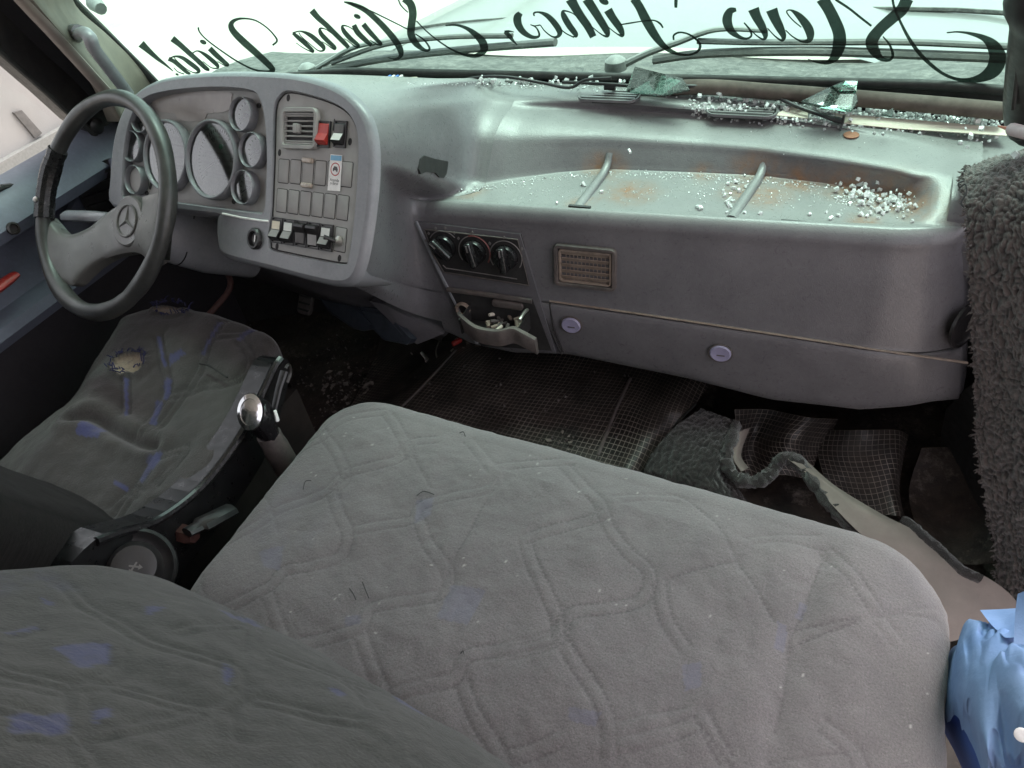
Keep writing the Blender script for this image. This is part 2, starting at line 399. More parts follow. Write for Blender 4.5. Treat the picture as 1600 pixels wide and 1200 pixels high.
def glass(name, tint, dirt, ior=1.5, rough=.03, crack=0.0):
    """thin pane: tinted see-through plus its mirror reflection, with a film of dirt"""
    t = NT(name); n = t.n; n.remove(t.b); tr = t('ShaderNodeBsdfTransparent'); tr.inputs[0].default_value = (*tint, 1)
    gl = t('ShaderNodeBsdfGlossy'); gl.inputs['Roughness'].default_value = rough; fr = t('ShaderNodeFresnel'); fr.inputs[0].default_value = ior
    m1 = t('ShaderNodeMixShader'); t.link(fr.outputs[0], m1.inputs[0]); t.link(tr.outputs[0], m1.inputs[1]); t.link(gl.outputs[0], m1.inputs[2])
    df = t('ShaderNodeBsdfDiffuse'); df.inputs[0].default_value = (.42, .46, .42, 1)
    m2 = t('ShaderNodeMixShader'); f = t.ramp(t.noise(7, 7, .75), .45, .8, dirt * .25, dirt); f2 = t.ramp(t.noise(170, 3, .8), .72, .78, 0, dirt * 1.5)
    fd = t.math('MAXIMUM', f, f2)
    if crack: fd = t.math('MAXIMUM', fd, t.ramp(t.vor(crack, 'DISTANCE_TO_EDGE'), .02, .06, .22, 0))
    t.link(fd, m2.inputs[0]); t.link(m1.outputs[0], m2.inputs[1]); t.link(df.outputs[0], m2.inputs[2])
    t.link(m2.outputs[0], n['Material Output'].inputs[0]); return t.m
M['windshield'] = glass('tinted_windshield', (.56, .84, .73), .10)
M['window'] = glass('door_window', (.88, .92, .89), .05)
M['lens'] = glass('gauge_lens', (.88, .9, .87), .03, 2.3, .10)
t = NT('dark_vinyl_film'); t.n.remove(t.b); tr = t('ShaderNodeBsdfTransparent'); tr.inputs[0].default_value = (.055, .085, .072, 1)
gl = t('ShaderNodeBsdfGlossy'); gl.inputs['Roughness'].default_value = .25; mx = t('ShaderNodeMixShader'); mx.inputs[0].default_value = .05; t.link(tr.outputs[0], mx.inputs[1]); t.link(gl.outputs[0], mx.inputs[2])
df = t('ShaderNodeBsdfDiffuse'); df.inputs[0].default_value = (.02, .024, .022, 1); m2 = t('ShaderNodeMixShader'); t.link(t.ramp(t.noise(60, 5, .7), .3, .7, .35, .6), m2.inputs[0]); t.link(mx.outputs[0], m2.inputs[1]); t.link(df.outputs[0], m2.inputs[2])
t.link(m2.outputs[0], t.n['Material Output'].inputs[0]); M['letter'] = t.m
t = NT('crumbled_glass'); t.b.inputs['Transmission Weight'].default_value = .3; t.b.inputs['Subsurface Weight'].default_value = .6; t.b.inputs['Subsurface Radius'].default_value = (.01, .01, .01); t.b.inputs['Subsurface Scale'].default_value = .5
M['crumb'] = t.done((.93, .96, .94), .12, None, 0, .9)
M['shard'] = glass('shattered_glass', (.24, .33, .30), .14, 1.55, .08, 95)
M['roll'] = plain('dusty_foam_roll', (.085, .067, .057), .9, .35, 30, bump=.6, fine=160, dust=.6, dustc=(.17, .135, .115))
M['seat_trim'] = plain('seat_trim_plastic', (.0085, .0085, .009), .32, .3, 40, dust=.06, dustc=(.06, .05, .045))
M['card'] = plain('pale_card', (.66, .60, .50), .75, .1, 20, dust=.3, dustc=(.5, .42, .33))
M['copper'] = plain('worn_coin', (.42, .2, .13), .4, .25, 90, metal=.6)
M['cable'] = plain('cable_black', (.018, .018, .019), .45, .2, 60, dust=.3, dustc=(.09, .085, .08))
M['brush_cream'] = plain('cream_plastic', (.62, .57, .45), .4, .12, 40)
M['brush_blue'] = plain('blue_plastic', (.04, .16, .5), .35, .12, 40)
M['pink'] = plain('pinkish_sleeve', (.55, .42, .44), .5, .12, 60)
M['orange'] = plain('copper_wire', (.6, .2, .12), .4, .2, 60)
t = NT('blue_cotton'); c = t.mix(t.ramp(t.noise(6, 5, .6), .3, .7), (.15, .245, .45), (.25, .355, .56))
M['shirt'] = t.done(c, .8, t.bump(t.noise(900, 2), .3, .0005, t.bump(t.noise(60, 5), .4, .003)), 0, .08)
t = NT('dark_blue_cotton'); M['shirt_dark'] = t.done(t.mix(t.ramp(t.noise(9, 5), .3, .7), (.035, .075, .25), (.06, .12, .34)), .85, t.bump(t.noise(600, 3), .3, .0006))
M['bench'] = cloth_mat('bench_cover_cloth', (.146, .132, .134), (.196, .176, .176), (.142, .137, .18))
M['seat'] = cloth_mat('driver_seat_cloth', (.040, .036, .034), (.078, .069, .064), (.062, .064, .15), .5, (.09, .08, .075))
M['rest'] = cloth_mat('backrest_cover_cloth', (.023, .0235, .0205), (.041, .0405, .036), (.042, .045, .10), .45, (.11, .105, .094), .2)
M['seat_back'] = cloth_mat('driver_backrest_shaded_cloth', (.011, .010, .0098), (.022, .019, .018), (.02, .02, .035), .5, (.03, .026, .025), .03)  # darker copy of the seat cloth, with the unlit corner's shade in its colour
M['foam'] = plain('foam', (.46, .34, .22), .95, .2, 90, bump=.6, fine=300)
M['thread'] = plain('blue_thread', (.03, .03, .085), .9)
# ================================================================== the cab shell and what lies outside
def st(name, s, m, smooth=False, parent=None): return obj(name, s, m, parent, None, smooth, kind='structure')
def quad(a, b, c, d): return S().add([a, b, c, d], [(0, 1, 2, 3)])
def boxS(x0, x1, y0, y1, z0, z1):
    V = [(x, y, z) for z in (z0, z1) for x, y in ((x0, y0), (x1, y0), (x1, y1), (x0, y1))]
    return S().add(V, [(3, 2, 1, 0), (4, 5, 6, 7), (0, 1, 5, 4), (1, 2, 6, 5), (2, 3, 7, 6), (3, 0, 4, 7)])
XL, XR = -1.66, .36
def wsY(x): return 1.54 - .55 * max(0.0, (-x - 1.15)) ** 1.5 - .4 * max(0.0, x - .05) ** 1.5
g = np.array([[(-1.72 + .0 + 2.14 * i / 60, -.42 + 2.0 * j / 50, 0.0) for i in range(61)] for j in range(51)])
for r in g:
    for p in r: p[2] = .006 * noise.noise(Vector((p[0] * 9, p[1] * 9, 1)))
st('floor', gridS(g), M['floor'], True)
st('ceiling', boxS(-1.75, .42, -.46, 1.16, 1.86, 1.90), M['headliner'])
st('wall_header', quad((-1.75, 1.185, 1.60), (.42, 1.185, 1.60), (.42, 1.15, 1.88), (-1.75, 1.15, 1.88)), M['headliner'])
st('wall_rear', boxS(-1.75, .42, -.50, -.46, -.02, 1.90), M['shell'])
st('wall_footwell', boxS(.335, .36, .98, 1.56, 0.0, .60), M['black_matt'])
st('wall_cowl_side', boxS(-1.74, -1.66, 1.10, 1.60, -.02, .60), M['door_dark'])
st('door_sill', boxS(.30, .40, -.45, .98, -.06, .03), M['dark_metal'])
st('ground', quad((-60, -60, -1.0), (60, -60, -1.0), (60, 60, -1.0), (-60, 60, -1.0)), M['ground'])

# --- windshield: pane, lower gasket, lettering
st('wall_firewall', gridS([[(x, wsY(x) - .012, z) for x in np.linspace(-1.74, .42, 40)] for z in (-.02, .690)]), M['black_matt'])
WB = np.array([0, 1.54, .655]); WN = np.array([0, -1.0, -.36]); WF = Frame(WB, WN)
ws = thing('windshield', 'green tinted windshield with mirrored black script lettering above the dashboard', 'windshield', (-.6, 1.54, .66))
G = [[(x, wsY(x) - .36 * (z - .655), z) for x in np.linspace(-1.66, .40, 48)] for z in np.linspace(.64, 1.60, 14)]
obj('glass_pane', gridS(G), M['windshield'], ws)
gp = [(x, wsY(x) - .024, .699) for x in np.linspace(-1.62, .39, 60)]
obj('gasket', tube(gp, .008, 10, True, 1.1), M['rubber'], ws)
for zt in (1.60,): obj('header_seal', tube([(x, wsY(x) - .36 * (zt - .655) - .005, zt) for x in np.linspace(-1.62, .39, 40)], .016, 8), M['rubber'], ws)
# lettering traced stroke by stroke: (x, y, brush width), each crop with its own origin and scale
CR = {1: (200, 0, .1625), 2: (440, 0, .1625), 3: (600, 0, .1625), 4: (780, 0, .1625), 5: (980, 0, .1625), 6: (1100, 0, .1625), 7: (1320, 0, .175)}
WORDS = {
 'Vida!': [
  (1, [(125, 420, 75), (190, 480, 55), (280, 560, 38), (370, 630, 22), (435, 685, 8)]), (1, [(452, 716, 30), (492, 716, 30)]),
  (1, [(390, 565, 40), (440, 590, 38), (500, 640, 36), (560, 690, 34), (600, 712, 22)]),
  (1, [(400, 562, 14), (450, 542, 16), (520, 555, 34), (600, 610, 44), (670, 665, 40), (680, 690, 28), (640, 700, 12), (570, 668, 9), (470, 585, 10), (440, 545, 10)]),
  (1, [(440, 650, 8), (480, 690, 10), (540, 712, 12)]),
  (1, [(425, 370, 62), (500, 430, 52), (600, 520, 48), (690, 600, 44), (750, 655, 40), (775, 672, 26), (735, 665, 10), (660, 600, 9)]),
  (1, [(620, 510, 12), (670, 490, 14), (740, 525, 34), (820, 590, 42), (860, 630, 36), (860, 655, 18), (800, 650, 10), (720, 590, 8)]),
  (1, [(722, 395, 58), (724, 415, 58)]),
  (1, [(785, 465, 52), (850, 530, 50), (930, 600, 42), (960, 625, 30), (930, 630, 12), (860, 590, 8)]),
  (1, [(675, 262, 18), (690, 310, 14), (760, 385, 14), (900, 490, 15), (1050, 590, 16), (1200, 665, 18), (1330, 690, 26), (1390, 680, 42), (1370, 640, 56), (1250, 525, 64), (1120, 410, 68), (1020, 310, 62), (990, 245, 52), (1020, 198, 34), (1100, 178, 20), (1220, 195, 15), (1330, 262, 14), (1410, 345, 16), (1432, 395, 20), (1390, 436, 18)])],
 'Minha': [
  (2, [(110, 318, 30), (170, 370, 42), (240, 430, 42), (300, 490, 32), (280, 495, 14), (200, 455, 9), (140, 412, 8)]),
  (2, [(105, 318, 16), (180, 300, 14), (270, 335, 40), (350, 400, 46), (400, 450, 42), (400, 485, 22), (350, 485, 11), (270, 420, 9), (190, 350, 9), (165, 310, 9)]),
  (2, [(290, 100, 62), (350, 170, 54), (440, 250, 50), (530, 340, 48), (600, 410, 46), (645, 460, 36)]),
  (2, [(480, 320, 9), (420, 280, 11), (370, 275, 22), (380, 325, 42), (440, 390, 44), (510, 455, 34), (500, 472, 16), (430, 425, 9), (390, 400, 8)]),
  (2, [(695, 240, 46), (730, 310, 52), (800, 380, 48), (865, 435, 34)]),
  (2, [(720, 305, 9), (640, 255, 11), (585, 250, 22), (600, 300, 42), (660, 370, 46), (735, 435, 34), (715, 452, 16), (640, 395, 9), (600, 370, 8)]),
  (2, [(727, 145, 60), (728, 172, 60)]),
  (2, [(785, 232, 50), (850, 310, 48), (920, 385, 40), (955, 425, 30), (920, 428, 14), (850, 385, 9)]),
  (2, [(600, 18, 14), (680, 40, 36), (800, 95, 50), (920, 195, 56), (1020, 300, 60), (1100, 400, 62), (1145, 490, 56), (1140, 545, 34), (1090, 568, 18), (1020, 552, 8)]),
  (2, [(640, 30, 18), (820, 90, 14), (1000, 175, 13), (1210, 280, 12)]),
  (2, [(1120, -10, 12), (1150, 55, 14), (1215, 120, 12)]),
  (2, [(1180, -15, 70), (1240, 40, 74), (1262, 130, 74), (1250, 230, 72), (1245, 330, 72), (1290, 415, 60), (1360, 475, 36), (1410, 485, 24), (1420, 455, 20), (1370, 385, 16), (1285, 325, 12)]),
  (3, [(310, 200, 12), (420, 310, 13), (540, 405, 15), (660, 480, 18), (800, 535, 24), (900, 530, 44), (960, 480, 70), (950, 410, 76), (890, 340, 60), (800, 275, 36), (700, 242, 22), (590, 245, 12)])],
 'Filhos,': [
  (3, [(1160, 305, 30), (1200, 340, 44), (1240, 390, 26), (1282, 432, 8)]), (3, [(1155, 298, 8), (1200, 300, 20), (1250, 308, 6)]),
  (4, [(205, 125, 50), (175, 170, 76), (185, 240, 72), (235, 310, 56), (310, 355, 38), (370, 355, 26), (385, 325, 20), (355, 265, 14), (300, 236, 10)]),
  (4, [(300, 238, 9), (345, 248, 11), (395, 240, 14)]),
  (4, [(337, 155, 14), (335, 125, 18), (385, 118, 20), (460, 150, 46), (530, 220, 58), (580, 300, 56), (565, 350, 30), (510, 352, 16), (440, 300, 12), (395, 240, 10)]),
  (4, [(580, 270, 10), (640, 320, 12), (720, 360, 14)]),
  (4, [(685, -10, 100), (730, 70, 86), (790, 165, 80), (850, 250, 76), (905, 355, 66)]),
  (4, [(770, 180, 10), (700, 125, 12), (620, 105, 22), (620, 150, 54), (670, 240, 62), (735, 330, 50), (720, 355, 20)]),
  (4, [(840, -10, 90), (900, 80, 84), (970, 190, 76), (1030, 290, 66), (1040, 345, 34), (990, 335, 14), (900, 265, 10), (860, 220, 9)]),
  (4, [(1005, 5, 84), (1008, 22, 84)]),
  (4, [(1045, 95, 84), (1090, 170, 76), (1160, 270, 66), (1185, 340, 36), (1140, 330, 14), (1060, 270, 10), (1010, 220, 9)]),
  (4, [(1160, 238, 12), (1260, 222, 16), (1370, 205, 12), (1480, 195, 14), (1545, 225, 20), (1575, 268, 16)]),
  (5, [(65, -15, 84), (120, 70, 82), (180, 190, 90), (260, 330, 80), (350, 440, 56), (460, 510, 34), (580, 528, 22), (670, 500, 24), (702, 440, 26), (660, 375, 22), (580, 325, 18), (500, 312, 18), (448, 340, 20), (447, 385, 18)]),
  (5, [(470, -20, 34), (468, 40, 32), (468, 75, 26)])],
 'Meus': [
  (6, [(310, 92, 34), (250, 110, 70), (222, 190, 92), (250, 280, 76), (320, 345, 44), (400, 372, 24), (455, 345, 20), (440, 285, 20), (385, 218, 14)]),
  (6, [(475, 85, 108), (505, 160, 92), (560, 260, 76), (590, 340, 50), (570, 378, 22), (510, 345, 14), (450, 290, 10)]),
  (6, [(650, 92, 112), (680, 170, 98), (730, 270, 82), (765, 350, 52), (745, 388, 24), (680, 345, 14), (610, 270, 11)]),
  (6, [(935, 262, 12), (850, 190, 13), (795, 115, 14), (835, 98, 18), (910, 150, 60), (985, 240, 84), (1020, 320, 82), (1010, 385, 50), (940, 398, 22), (850, 350, 14), (785, 290, 12)]),
  (6, [(1135, -15, 120), (1195, 80, 112), (1255, 200, 116), (1300, 320, 120), (1300, 430, 122), (1260, 540, 90), (1190, 600, 40), (1090, 598, 20), (1000, 570, 9)]),
  (6, [(1265, -5, 26), (1400, 85, 24), (1500, 165, 24), (1610, 250, 22)]),
  (7, [(560, -15, 110), (510, 85, 104), (420, 165, 100), (310, 265, 96), (240, 370, 108), (270, 460, 92), (330, 525, 44), (400, 535, 24), (428, 490, 26), (400, 400, 20), (340, 325, 12)]),
  (7, [(425, -15, 24), (440, 60, 22), (480, 160, 22), (560, 320, 30), (650, 455, 36), (760, 570, 34), (900, 670, 28), (1050, 715, 34), (1200, 700, 70), (1320, 630, 130), (1365, 520, 150), (1330, 420, 120), (1250, 345, 60), (1130, 302, 30), (1010, 285, 16), (910, 292, 12)])]}
def on_pane(x, y, h):
    """point on the inner face of the curved pane"""
    d = ray(x, y); t = 1.5 / d[1]
    for _ in range(8): p = EYE + d * t; t += (wsY(p[0]) - .36 * (p[2] - .655) - h - p[1]) / (d[1] + .36 * d[2])
    return EYE + d * t
for wname, strokes in WORDS.items():
    s = S()
    for k, (cr, pts) in enumerate(strokes):
        x0, y0, sc = CR[cr]
        if len(pts) == 2 and pts[0][2] == pts[1][2]:
            cx, cy, r0 = pts[0][0] * .5 + pts[1][0] * .5, pts[0][1] * .5 + pts[1][1] * .5, pts[0][2] * .52
            s.add([on_pane(x0 + (cx + r0 * math.cos(q) + .4 * r0 * math.sin(q)) * sc, y0 + (cy + .8 * r0 * math.sin(q)) * sc, .003) for q in [2 * math.pi * j / 20 for j in range(20)]], [tuple(range(20))]); continue
        rb = ribbon([(x0 + x * sc, y0 + y * sc) for x, y, _ in pts], [max(wd * sc * 1.02, 1.1) for _, _, wd in pts], 6)
        s.add([on_pane(v[0], v[1], .003 + .00004 * k) for v in rb.V], rb.F)
    obj('lettering', s, M['letter'], ws, None, False)

# --- outside the windshield: cowl, hood, fender, wipers
st('cowl', gridS([[(x, y, z + .006 * math.sin(x * 9)) for x in np.linspace(-1.7, .5, 40)] for y, z in ((1.55, .655), (1.62, .655), (1.72, .645), (1.86, .618), (1.90, .50))]), M['cowl'], True)
hood = thing('truck_hood', 'dirty white truck hood stretching away outside the windshield', 'hood', (-.6, 2.2, .55))
G = []
for y in np.linspace(1.87, 3.4, 24):
    q = (y - 1.87) / 1.53; r = []
    for x in np.linspace(-1, 1, 40):
        hw = 1.10 - .10 * q; z = .622 - .10 * q - .10 * abs(x) ** 6 - .02 * q * q
        r.append((-.56 + hw * x, y - .20 * x * x * (1 - q) ** 2 - (.03 if x > 0 else 0) * x * (1 - q), z + (.012 if abs(x) < .45 else 0.012 * math.exp(-((abs(x) - .45) / .03) ** 2))))
    G.append(r)
obj('panel', gridS(G), M['paint'], hood, None, True)
obj('seam', tube([(-1.32 + .10 * q, 1.76 + 1.3 * q, .612 - .10 * q) for q in np.linspace(0, 1, 12)], .006, 6), M['cowl'], hood)
for yy, zz in ((2.25, .597), (2.75, .555)): obj('seam', tube([(x, yy - .05 * x * x, zz - .09 * abs((x + .56) / 1.1) ** 6) for x in np.linspace(-1.4, .35, 16)], .006, 6), M['cowl'], hood)
fen = thing('front_fender', 'pale front fender beside the hood beyond the steering wheel', 'fender', (-1.75, 2.2, .4))
G = [[(-1.62 - .6 * q, 1.60 + 1.1 * v, .47 - .16 * q ** 2 - .25 * (v - .4) ** 2) for q in np.linspace(0, 1, 14)] for v in np.linspace(0, 1.5, 14)]
obj('panel', gridS(G), M['paint'], fen)
obj('edge_trim', tube([(-2.22, 1.60 + 1.1 * v, .315 - .25 * (v - .4) ** 2) for v in np.linspace(0, 1.5, 14)], .02, 8), M['cowl'], fen)
OF = WF.raised(-.035)
def onW(x, y, h=0): f = WF.raised(-.035 - h); return P(x, y, pl=f)
def wiper(label, arm, blade, spine, wd):
    a0 = onW(*arm[0]); t_ = thing('windshield_wiper', label, 'wiper', a0, 'windshield wipers outside the glass')
    obj('arm', tube(cat([onW(x, y, .02) for x, y in arm], 5), np.linspace(.013, .007, 5 * (len(arm) - 1) + 1), 8, True, .6), M['wiper_pale'], t_)
    obj('blade', tube(cat([onW(x, y) for x, y in blade], 5), .012, 8, True, .7), M['wiper'], t_)
    obj('blade_spine', tube(cat([onW(x, y, .012) for x, y in spine], 5), .009, 8, True, .6), M['wiper'], t_)
    obj('pivot', lathe([(.0, .0), (.024, .0), (.022, .018), (.012, .026), (0, .027)], 18), M['wiper_pale'], t_, Matrix.Translation(Vector(onW(*arm[0], .005))))
wiper('wiper resting low on the glass behind the toothbrush, its blade end free', [(482, 116), (520, 92), (560, 72), (640, 60)], [(506, 110), (600, 92), (720, 78), (868, 66)], [(520, 98), (600, 70), (700, 58), (800, 56)], 1)
wiper('wiper on the passenger side reaching to the black grab handle', [(962, 108), (1010, 84), (1060, 66), (1120, 46), (1200, 48)], [(1022, 94), (1100, 84), (1250, 80), (1400, 84), (1600, 92)], [(1090, 64), (1180, 66), (1300, 66), (1420, 66), (1600, 74)], 1)
# mirror arm seen over the pillar
mm = thing('mirror_arm', 'small grey mirror arm outside the glass above the pillar', 'mirror arm', P(150, 8, Y=1.7))
obj('bracket', tube([P(132, -16, Y=1.72), P(146, 2, Y=1.72), P(152, 8, Y=1.7)], .010, 8), M['wiper'], mm)
obj('end_cap', tube([P(147, 4, Y=1.7), P(158, 14, Y=1.68)], [.024, .017], 10), M['wiper_pale'], mm)
# outside the driver's window: the parked neighbour and its details
nb = thing('parked_truck', 'pale parked truck side seen through the open driver window', 'truck', (-4.6, 1.5, -1.0))
obj('body', boxS(-5.8, -4.6, -2.5, 3.2, float(P(30, 232, X=-4.6)[2]), .9), M['offwhite'], nb, None, False)
obj('rail', boxS(-4.62, -4.55, -2.5, 3.2, float(P(30, 232, X=-4.6)[2]) - .07, float(P(30, 232, X=-4.6)[2])), M['wiper_pale'], nb, None, False)
vq = [P(x, y, X=-4.58) for x, y in ((22, 176), (34, 172), (66, 208), (56, 216))]
obj('side_vent', S().add(vq + [p + (-.04, 0, 0) for p in vq], [(0, 1, 2, 3), (0, 4, 5, 1), (1, 5, 6, 2), (2, 6, 7, 3), (3, 7, 4, 0)]), M['greyvent'], nb, None, False)
obj('skirt', boxS(-5.7, -4.7, -2.4, 3.1, -.95, float(P(30, 232, X=-4.6)[2])), M['wiper_pale'], nb, None, False)

# --- driver's door: lower trim, armrest, sill, window frame, glass
dr = thing('driver_door', 'grey blue driver door with red pull handle and open looking window', 'door', (XL, .5, 0))
obj('lower_panel', boxS(XL - .05, XL + .02, -.42, 1.16, 0.03, .47), M['door_dark'], dr, None, False)
def sweep(prof, path):
    """profile of (dx, dz) pairs swept along path points"""
    return loft([[(p[0] + a, p[1], p[2] + b) for a, b in prof] for p in path], False)
arm_p = [(.02, -.05), (.055, -.045), (.07, -.02), (.062, .0), (.03, .012), (.0, .012)]
obj('lower_rail', sweep(arm_p, [(XL, y, .47) for y in np.linspace(-.42, 1.16, 14)]), M['door'], dr)
mid = [(.02, 0), (.006, .03), (.008, .10), (.03, .125), (.075, .135), (.085, .16), (.065, .19), (.03, .215), (0, .225)]
obj('upper_panel', sweep(mid, [(XL, y, .482) for y in np.linspace(-.42, 1.2, 20)]), M['door'], dr)
obj('red_pull', tube(cat([P(-20, 462, X=XL + .06), P(4, 444, X=XL + .06), P(26, 428, X=XL + .06)], 4), [.014, .015, .016, .016, .016, .016, .015, .014, .011], 10, True, .6), M['red'], dr)
obj('screw', lathe([(.013, 0), (.013, .004), (.009, .005), (.008, .001), (0, .001)], 16), M['dark_metal'], dr, Frame(P(20, 357, X=XL + .088), (1, 0, .25)).mat())
f = Frame((XL + .01, 0, 0), (1, 0, 0)).raised(0)
def duv(x, y): return f.uv(x, y)
# frame coordinates: u runs rearward (-Y) because the normal points to the passenger
op = [(-24, 285), (-8, 292), (22, 288), (50, 272), (100, 243), (138, 221), (141, 214), (128, 200), (108, 186), (60, 142), (0, 90), (-60, 36)]
ou = [(-60, 330), (0, 322), (40, 300), (100, 268), (150, 236), (172, 210), (160, 176), (132, 150), (96, 112), (50, 66), (4, 16), (-60, -50)]
I0 = [duv(*p) for p in op[1:11]]; O0 = [duv(*p) for p in ou[1:11]]
def grow(a, b, zt): k = (zt - b[1]) / (b[1] - a[1]); return b + (b - a) * k
I = ccw(I0 + [grow(I0[-2], I0[-1], 1.50), np.array([-.10, 1.50]), np.array([-.10, I0[0][1] + .02])])
O = ccw(O0 + [grow(O0[-2], O0[-1], 1.62), np.array([-.40, 1.62]), np.array([-.40, O0[0][1] + .02])])
rear_I = I
s = fill([tuple(p) for p in O], [[tuple(p) for p in I]], .02)
s.join(loft([[(x, y, .02) for x, y in I], [(x, y, -.03) for x, y in I]])); s.join(loft([[(x, y, -.03) for x, y in O], [(x, y, .02) for x, y in O]]))
obj('window_frame', s, M['black'], dr, f.mat(), False)
obj('window_seal', tube([(x, y, .022) for x, y in np.vstack([I, I[:1]])], .007, 8, False), M['rubber'], dr, f.mat())
obj('window_glass', fill([tuple(p) for p in I], (), -.012), M['window'], dr, f.mat(), False)
lk = obj('lock_button', lathe([(.018, 0), (.018, .008), (.012, .013), (0, .014)], 18), M['black'], dr, f.mat(*duv(138, 196), .022))
# A pillar: painted strip, handle pocket, tan trim, seal
def pil(name, pts, rad, m, flat=.5, **k): return obj(name, tube(cat(pts, 5), rad, 10, True, flat), m, pl_, None, True, **k)
pl_ = thing('windshield_pillar', 'brown and tan windshield pillar between driver window and windshield', 'pillar', (-1.6, 1.2, .75))
def PY(x, y, Y): return P(x, y, Y=Y)
s = gridS(catgrid([[PY(-60, -70, .98), PY(10, -60, 1.0), PY(60, -60, 1.06), PY(110, -52, 1.13), PY(140, -60, 1.2)],
                   [PY(20, -2, 1.02), PY(52, 0, 1.03), PY(76, 0, 1.09), PY(98, 0, 1.17), PY(114, 0, 1.24)],
                   [PY(80, 60, 1.08), PY(104, 62, 1.07), PY(128, 64, 1.13), PY(150, 62, 1.21), PY(172, 58, 1.28)],
                   [PY(140, 128, 1.13), PY(158, 128, 1.12), PY(178, 126, 1.18), PY(204, 124, 1.26), PY(232, 118, 1.33)],
                   [PY(168, 190, 1.16), PY(190, 190, 1.15), PY(210, 190, 1.2), PY(236, 180, 1.3), PY(262, 170, 1.36)]], 6, 6))
obj('trim', s, M['pillar_tan'], pl_)
obj('inner_trim', gridS(catgrid([[(-1.66, P(-60, -20, X=-1.64)[1], P(-60, -20, X=-1.64)[2]), PY(40, -60, 1.09), PY(100, -60, 1.17)], [P(2, 28, X=-1.64), PY(66, 0, 1.12), PY(96, 0, 1.20)], [P(62, 88, X=-1.64), PY(116, 62, 1.16), PY(146, 62, 1.24)], [P(112, 134, X=-1.64), PY(168, 128, 1.2), PY(196, 124, 1.28)], [P(166, 196, X=-1.64), PY(200, 194, 1.22), PY(226, 182, 1.32)]], 5, 5)), M['door_dark'], pl_)
pil('painted_strip', [PY(0, -40, 1.0), PY(34, 0, 1.02), PY(90, 60, 1.06), PY(150, 126, 1.11), PY(172, 150, 1.13)], .014, M['pillar'], .6)
pil('rubber_seal', [PY(78, -40, 1.24), PY(112, 0, 1.26), PY(170, 58, 1.29), PY(232, 120, 1.33), PY(250, 140, 1.34)], .015, M['rubber'], .7)
gh = thing('grab_handle', 'grey grab handle with shiny bend on the driver pillar', 'handle', PY(150, 90, 1.1))
obj('bar', tube(cat([PY(122, 54, 1.10), PY(130, 50, 1.06), PY(140, 58, 1.04), PY(147, 76, 1.04), PY(168, 104, 1.07), PY(188, 130, 1.1), PY(200, 146, 1.13)], 5), .0125, 10, True, .8), M['bezel'], gh)
obj('foot', tube([PY(112, 54, 1.13), PY(124, 50, 1.10)], [.02, .014], 10), M['bezel'], gh)
# ================================================================== dashboard
dash = thing('dashboard', 'long grey vinyl dashboard with gauges, switches, vents and an open tray under the windshield', 'dashboard', (-.6, 1.3, .3))
# body rows traced as curves across the cab; (x, y, plane) -> points, then sampled at shared stations
def row(pts, X):
    w3 = np.array([P(a, b, **kw) for a, b, kw in pts]); o = np.argsort(w3[:, 0]); w3 = w3[o]
    return [np.interp(X, w3[:, 0], w3[:, 1]), np.interp(X, w3[:, 0], w3[:, 2])]
LX = np.linspace(-.775, .118, 64)
def Z(z): return dict(z=z)
def Y(y): return dict(Y=y)
B = []   # list of (Y, z) rows
n = len(LX)
back = np.array([wsY(x) - .035 for x in LX])
bz = np.interp(LX, [-1.25, -.9, -.54, -.33, -.09, .19], [.688, .690, .694, .680, .660, .640])
B.append((back, bz - .003)); B.append((back - .05, bz))
r2 = row([(230, 140, Y(1.13)), (430, 130, Y(1.15)), (600, 172, Y(1.13)), (690, 190, Y(1.245)), (800, 195, Y(1.315)), (940, 199, Y(1.355)), (1100, 211, Z(.655)), (1185, 219, Z(.655)), (1300, 236, Z(.655)), (1400, 254, Z(.653)), (1470, 276, Z(.648)), (1540, 300, Z(.64))], LX)
hi = .5 * (np.array(r2[0]) + back)
B.append((hi, .5 * (bz + r2[1]) + .004))
B.append((r2[0] + .080, np.array(r2[1]) + .0005)); B.append((r2[0] + .034, np.array(r2[1]) - .0045))
r4 = row([(575, 345, Y(1.07)), (610, 330, Y(1.12)), (650, 316, Y(1.165)), (690, 300, Z(.602)), (740, 292, Z(.60)), (800, 281, Z(.60)), (870, 271, Z(.60)), (940, 265, Z(.60)), (1100, 271, Z(.60)), (1185, 275, Z(.60)), (1300, 288, Z(.60)), (1400, 304, Z(.60)), (1450, 320, Z(.60)), (1500, 345, Z(.60))], LX)
for q, e in ((.10, .22), (.40, .46), (.72, .76), (.93, .955)):       # the scooped wall behind the tray
    B.append((r2[0] + (r4[0] - r2[0]) * q, r2[1] + (r4[1] - r2[1]) * e))
B.append((r4[0] - .006, np.array(r4[1]) + .0))
r5 = row([(575, 346, Y(1.065)), (610, 334, Y(1.11)), (650, 322, Y(1.15)), (690, 310, Z(.60)), (800, 318, Z(.60)), (940, 326, Z(.60)), (1100, 337, Z(.60)), (1185, 342, Z(.60)), (1300, 346, Z(.60)), (1400, 349, Z(.60)), (1450, 351, Z(.60)), (1500, 354, Z(.60))], LX)
B.append((.5 * (r4[0] + r5[0]), .5 * (r4[1] + r5[1]) - .001))
B.append((r5[0], r5[1])); 
faceY = np.interp(LX, [-.78, .05, .10, .14], [1.1116, 1.1573, 1.168, 1.192])
lipz = np.interp(LX, [-.79, -.73, .10, .14], [.600, .608, .610, .602])
lp = np.clip((LX + .80) / .06, 0, 1)
rY = np.where(LX > -.8, r5[0] - .006, r5[0] - .003)
rl = .024
B.append((rY - .006, np.maximum(r5[1], lipz) - .004))
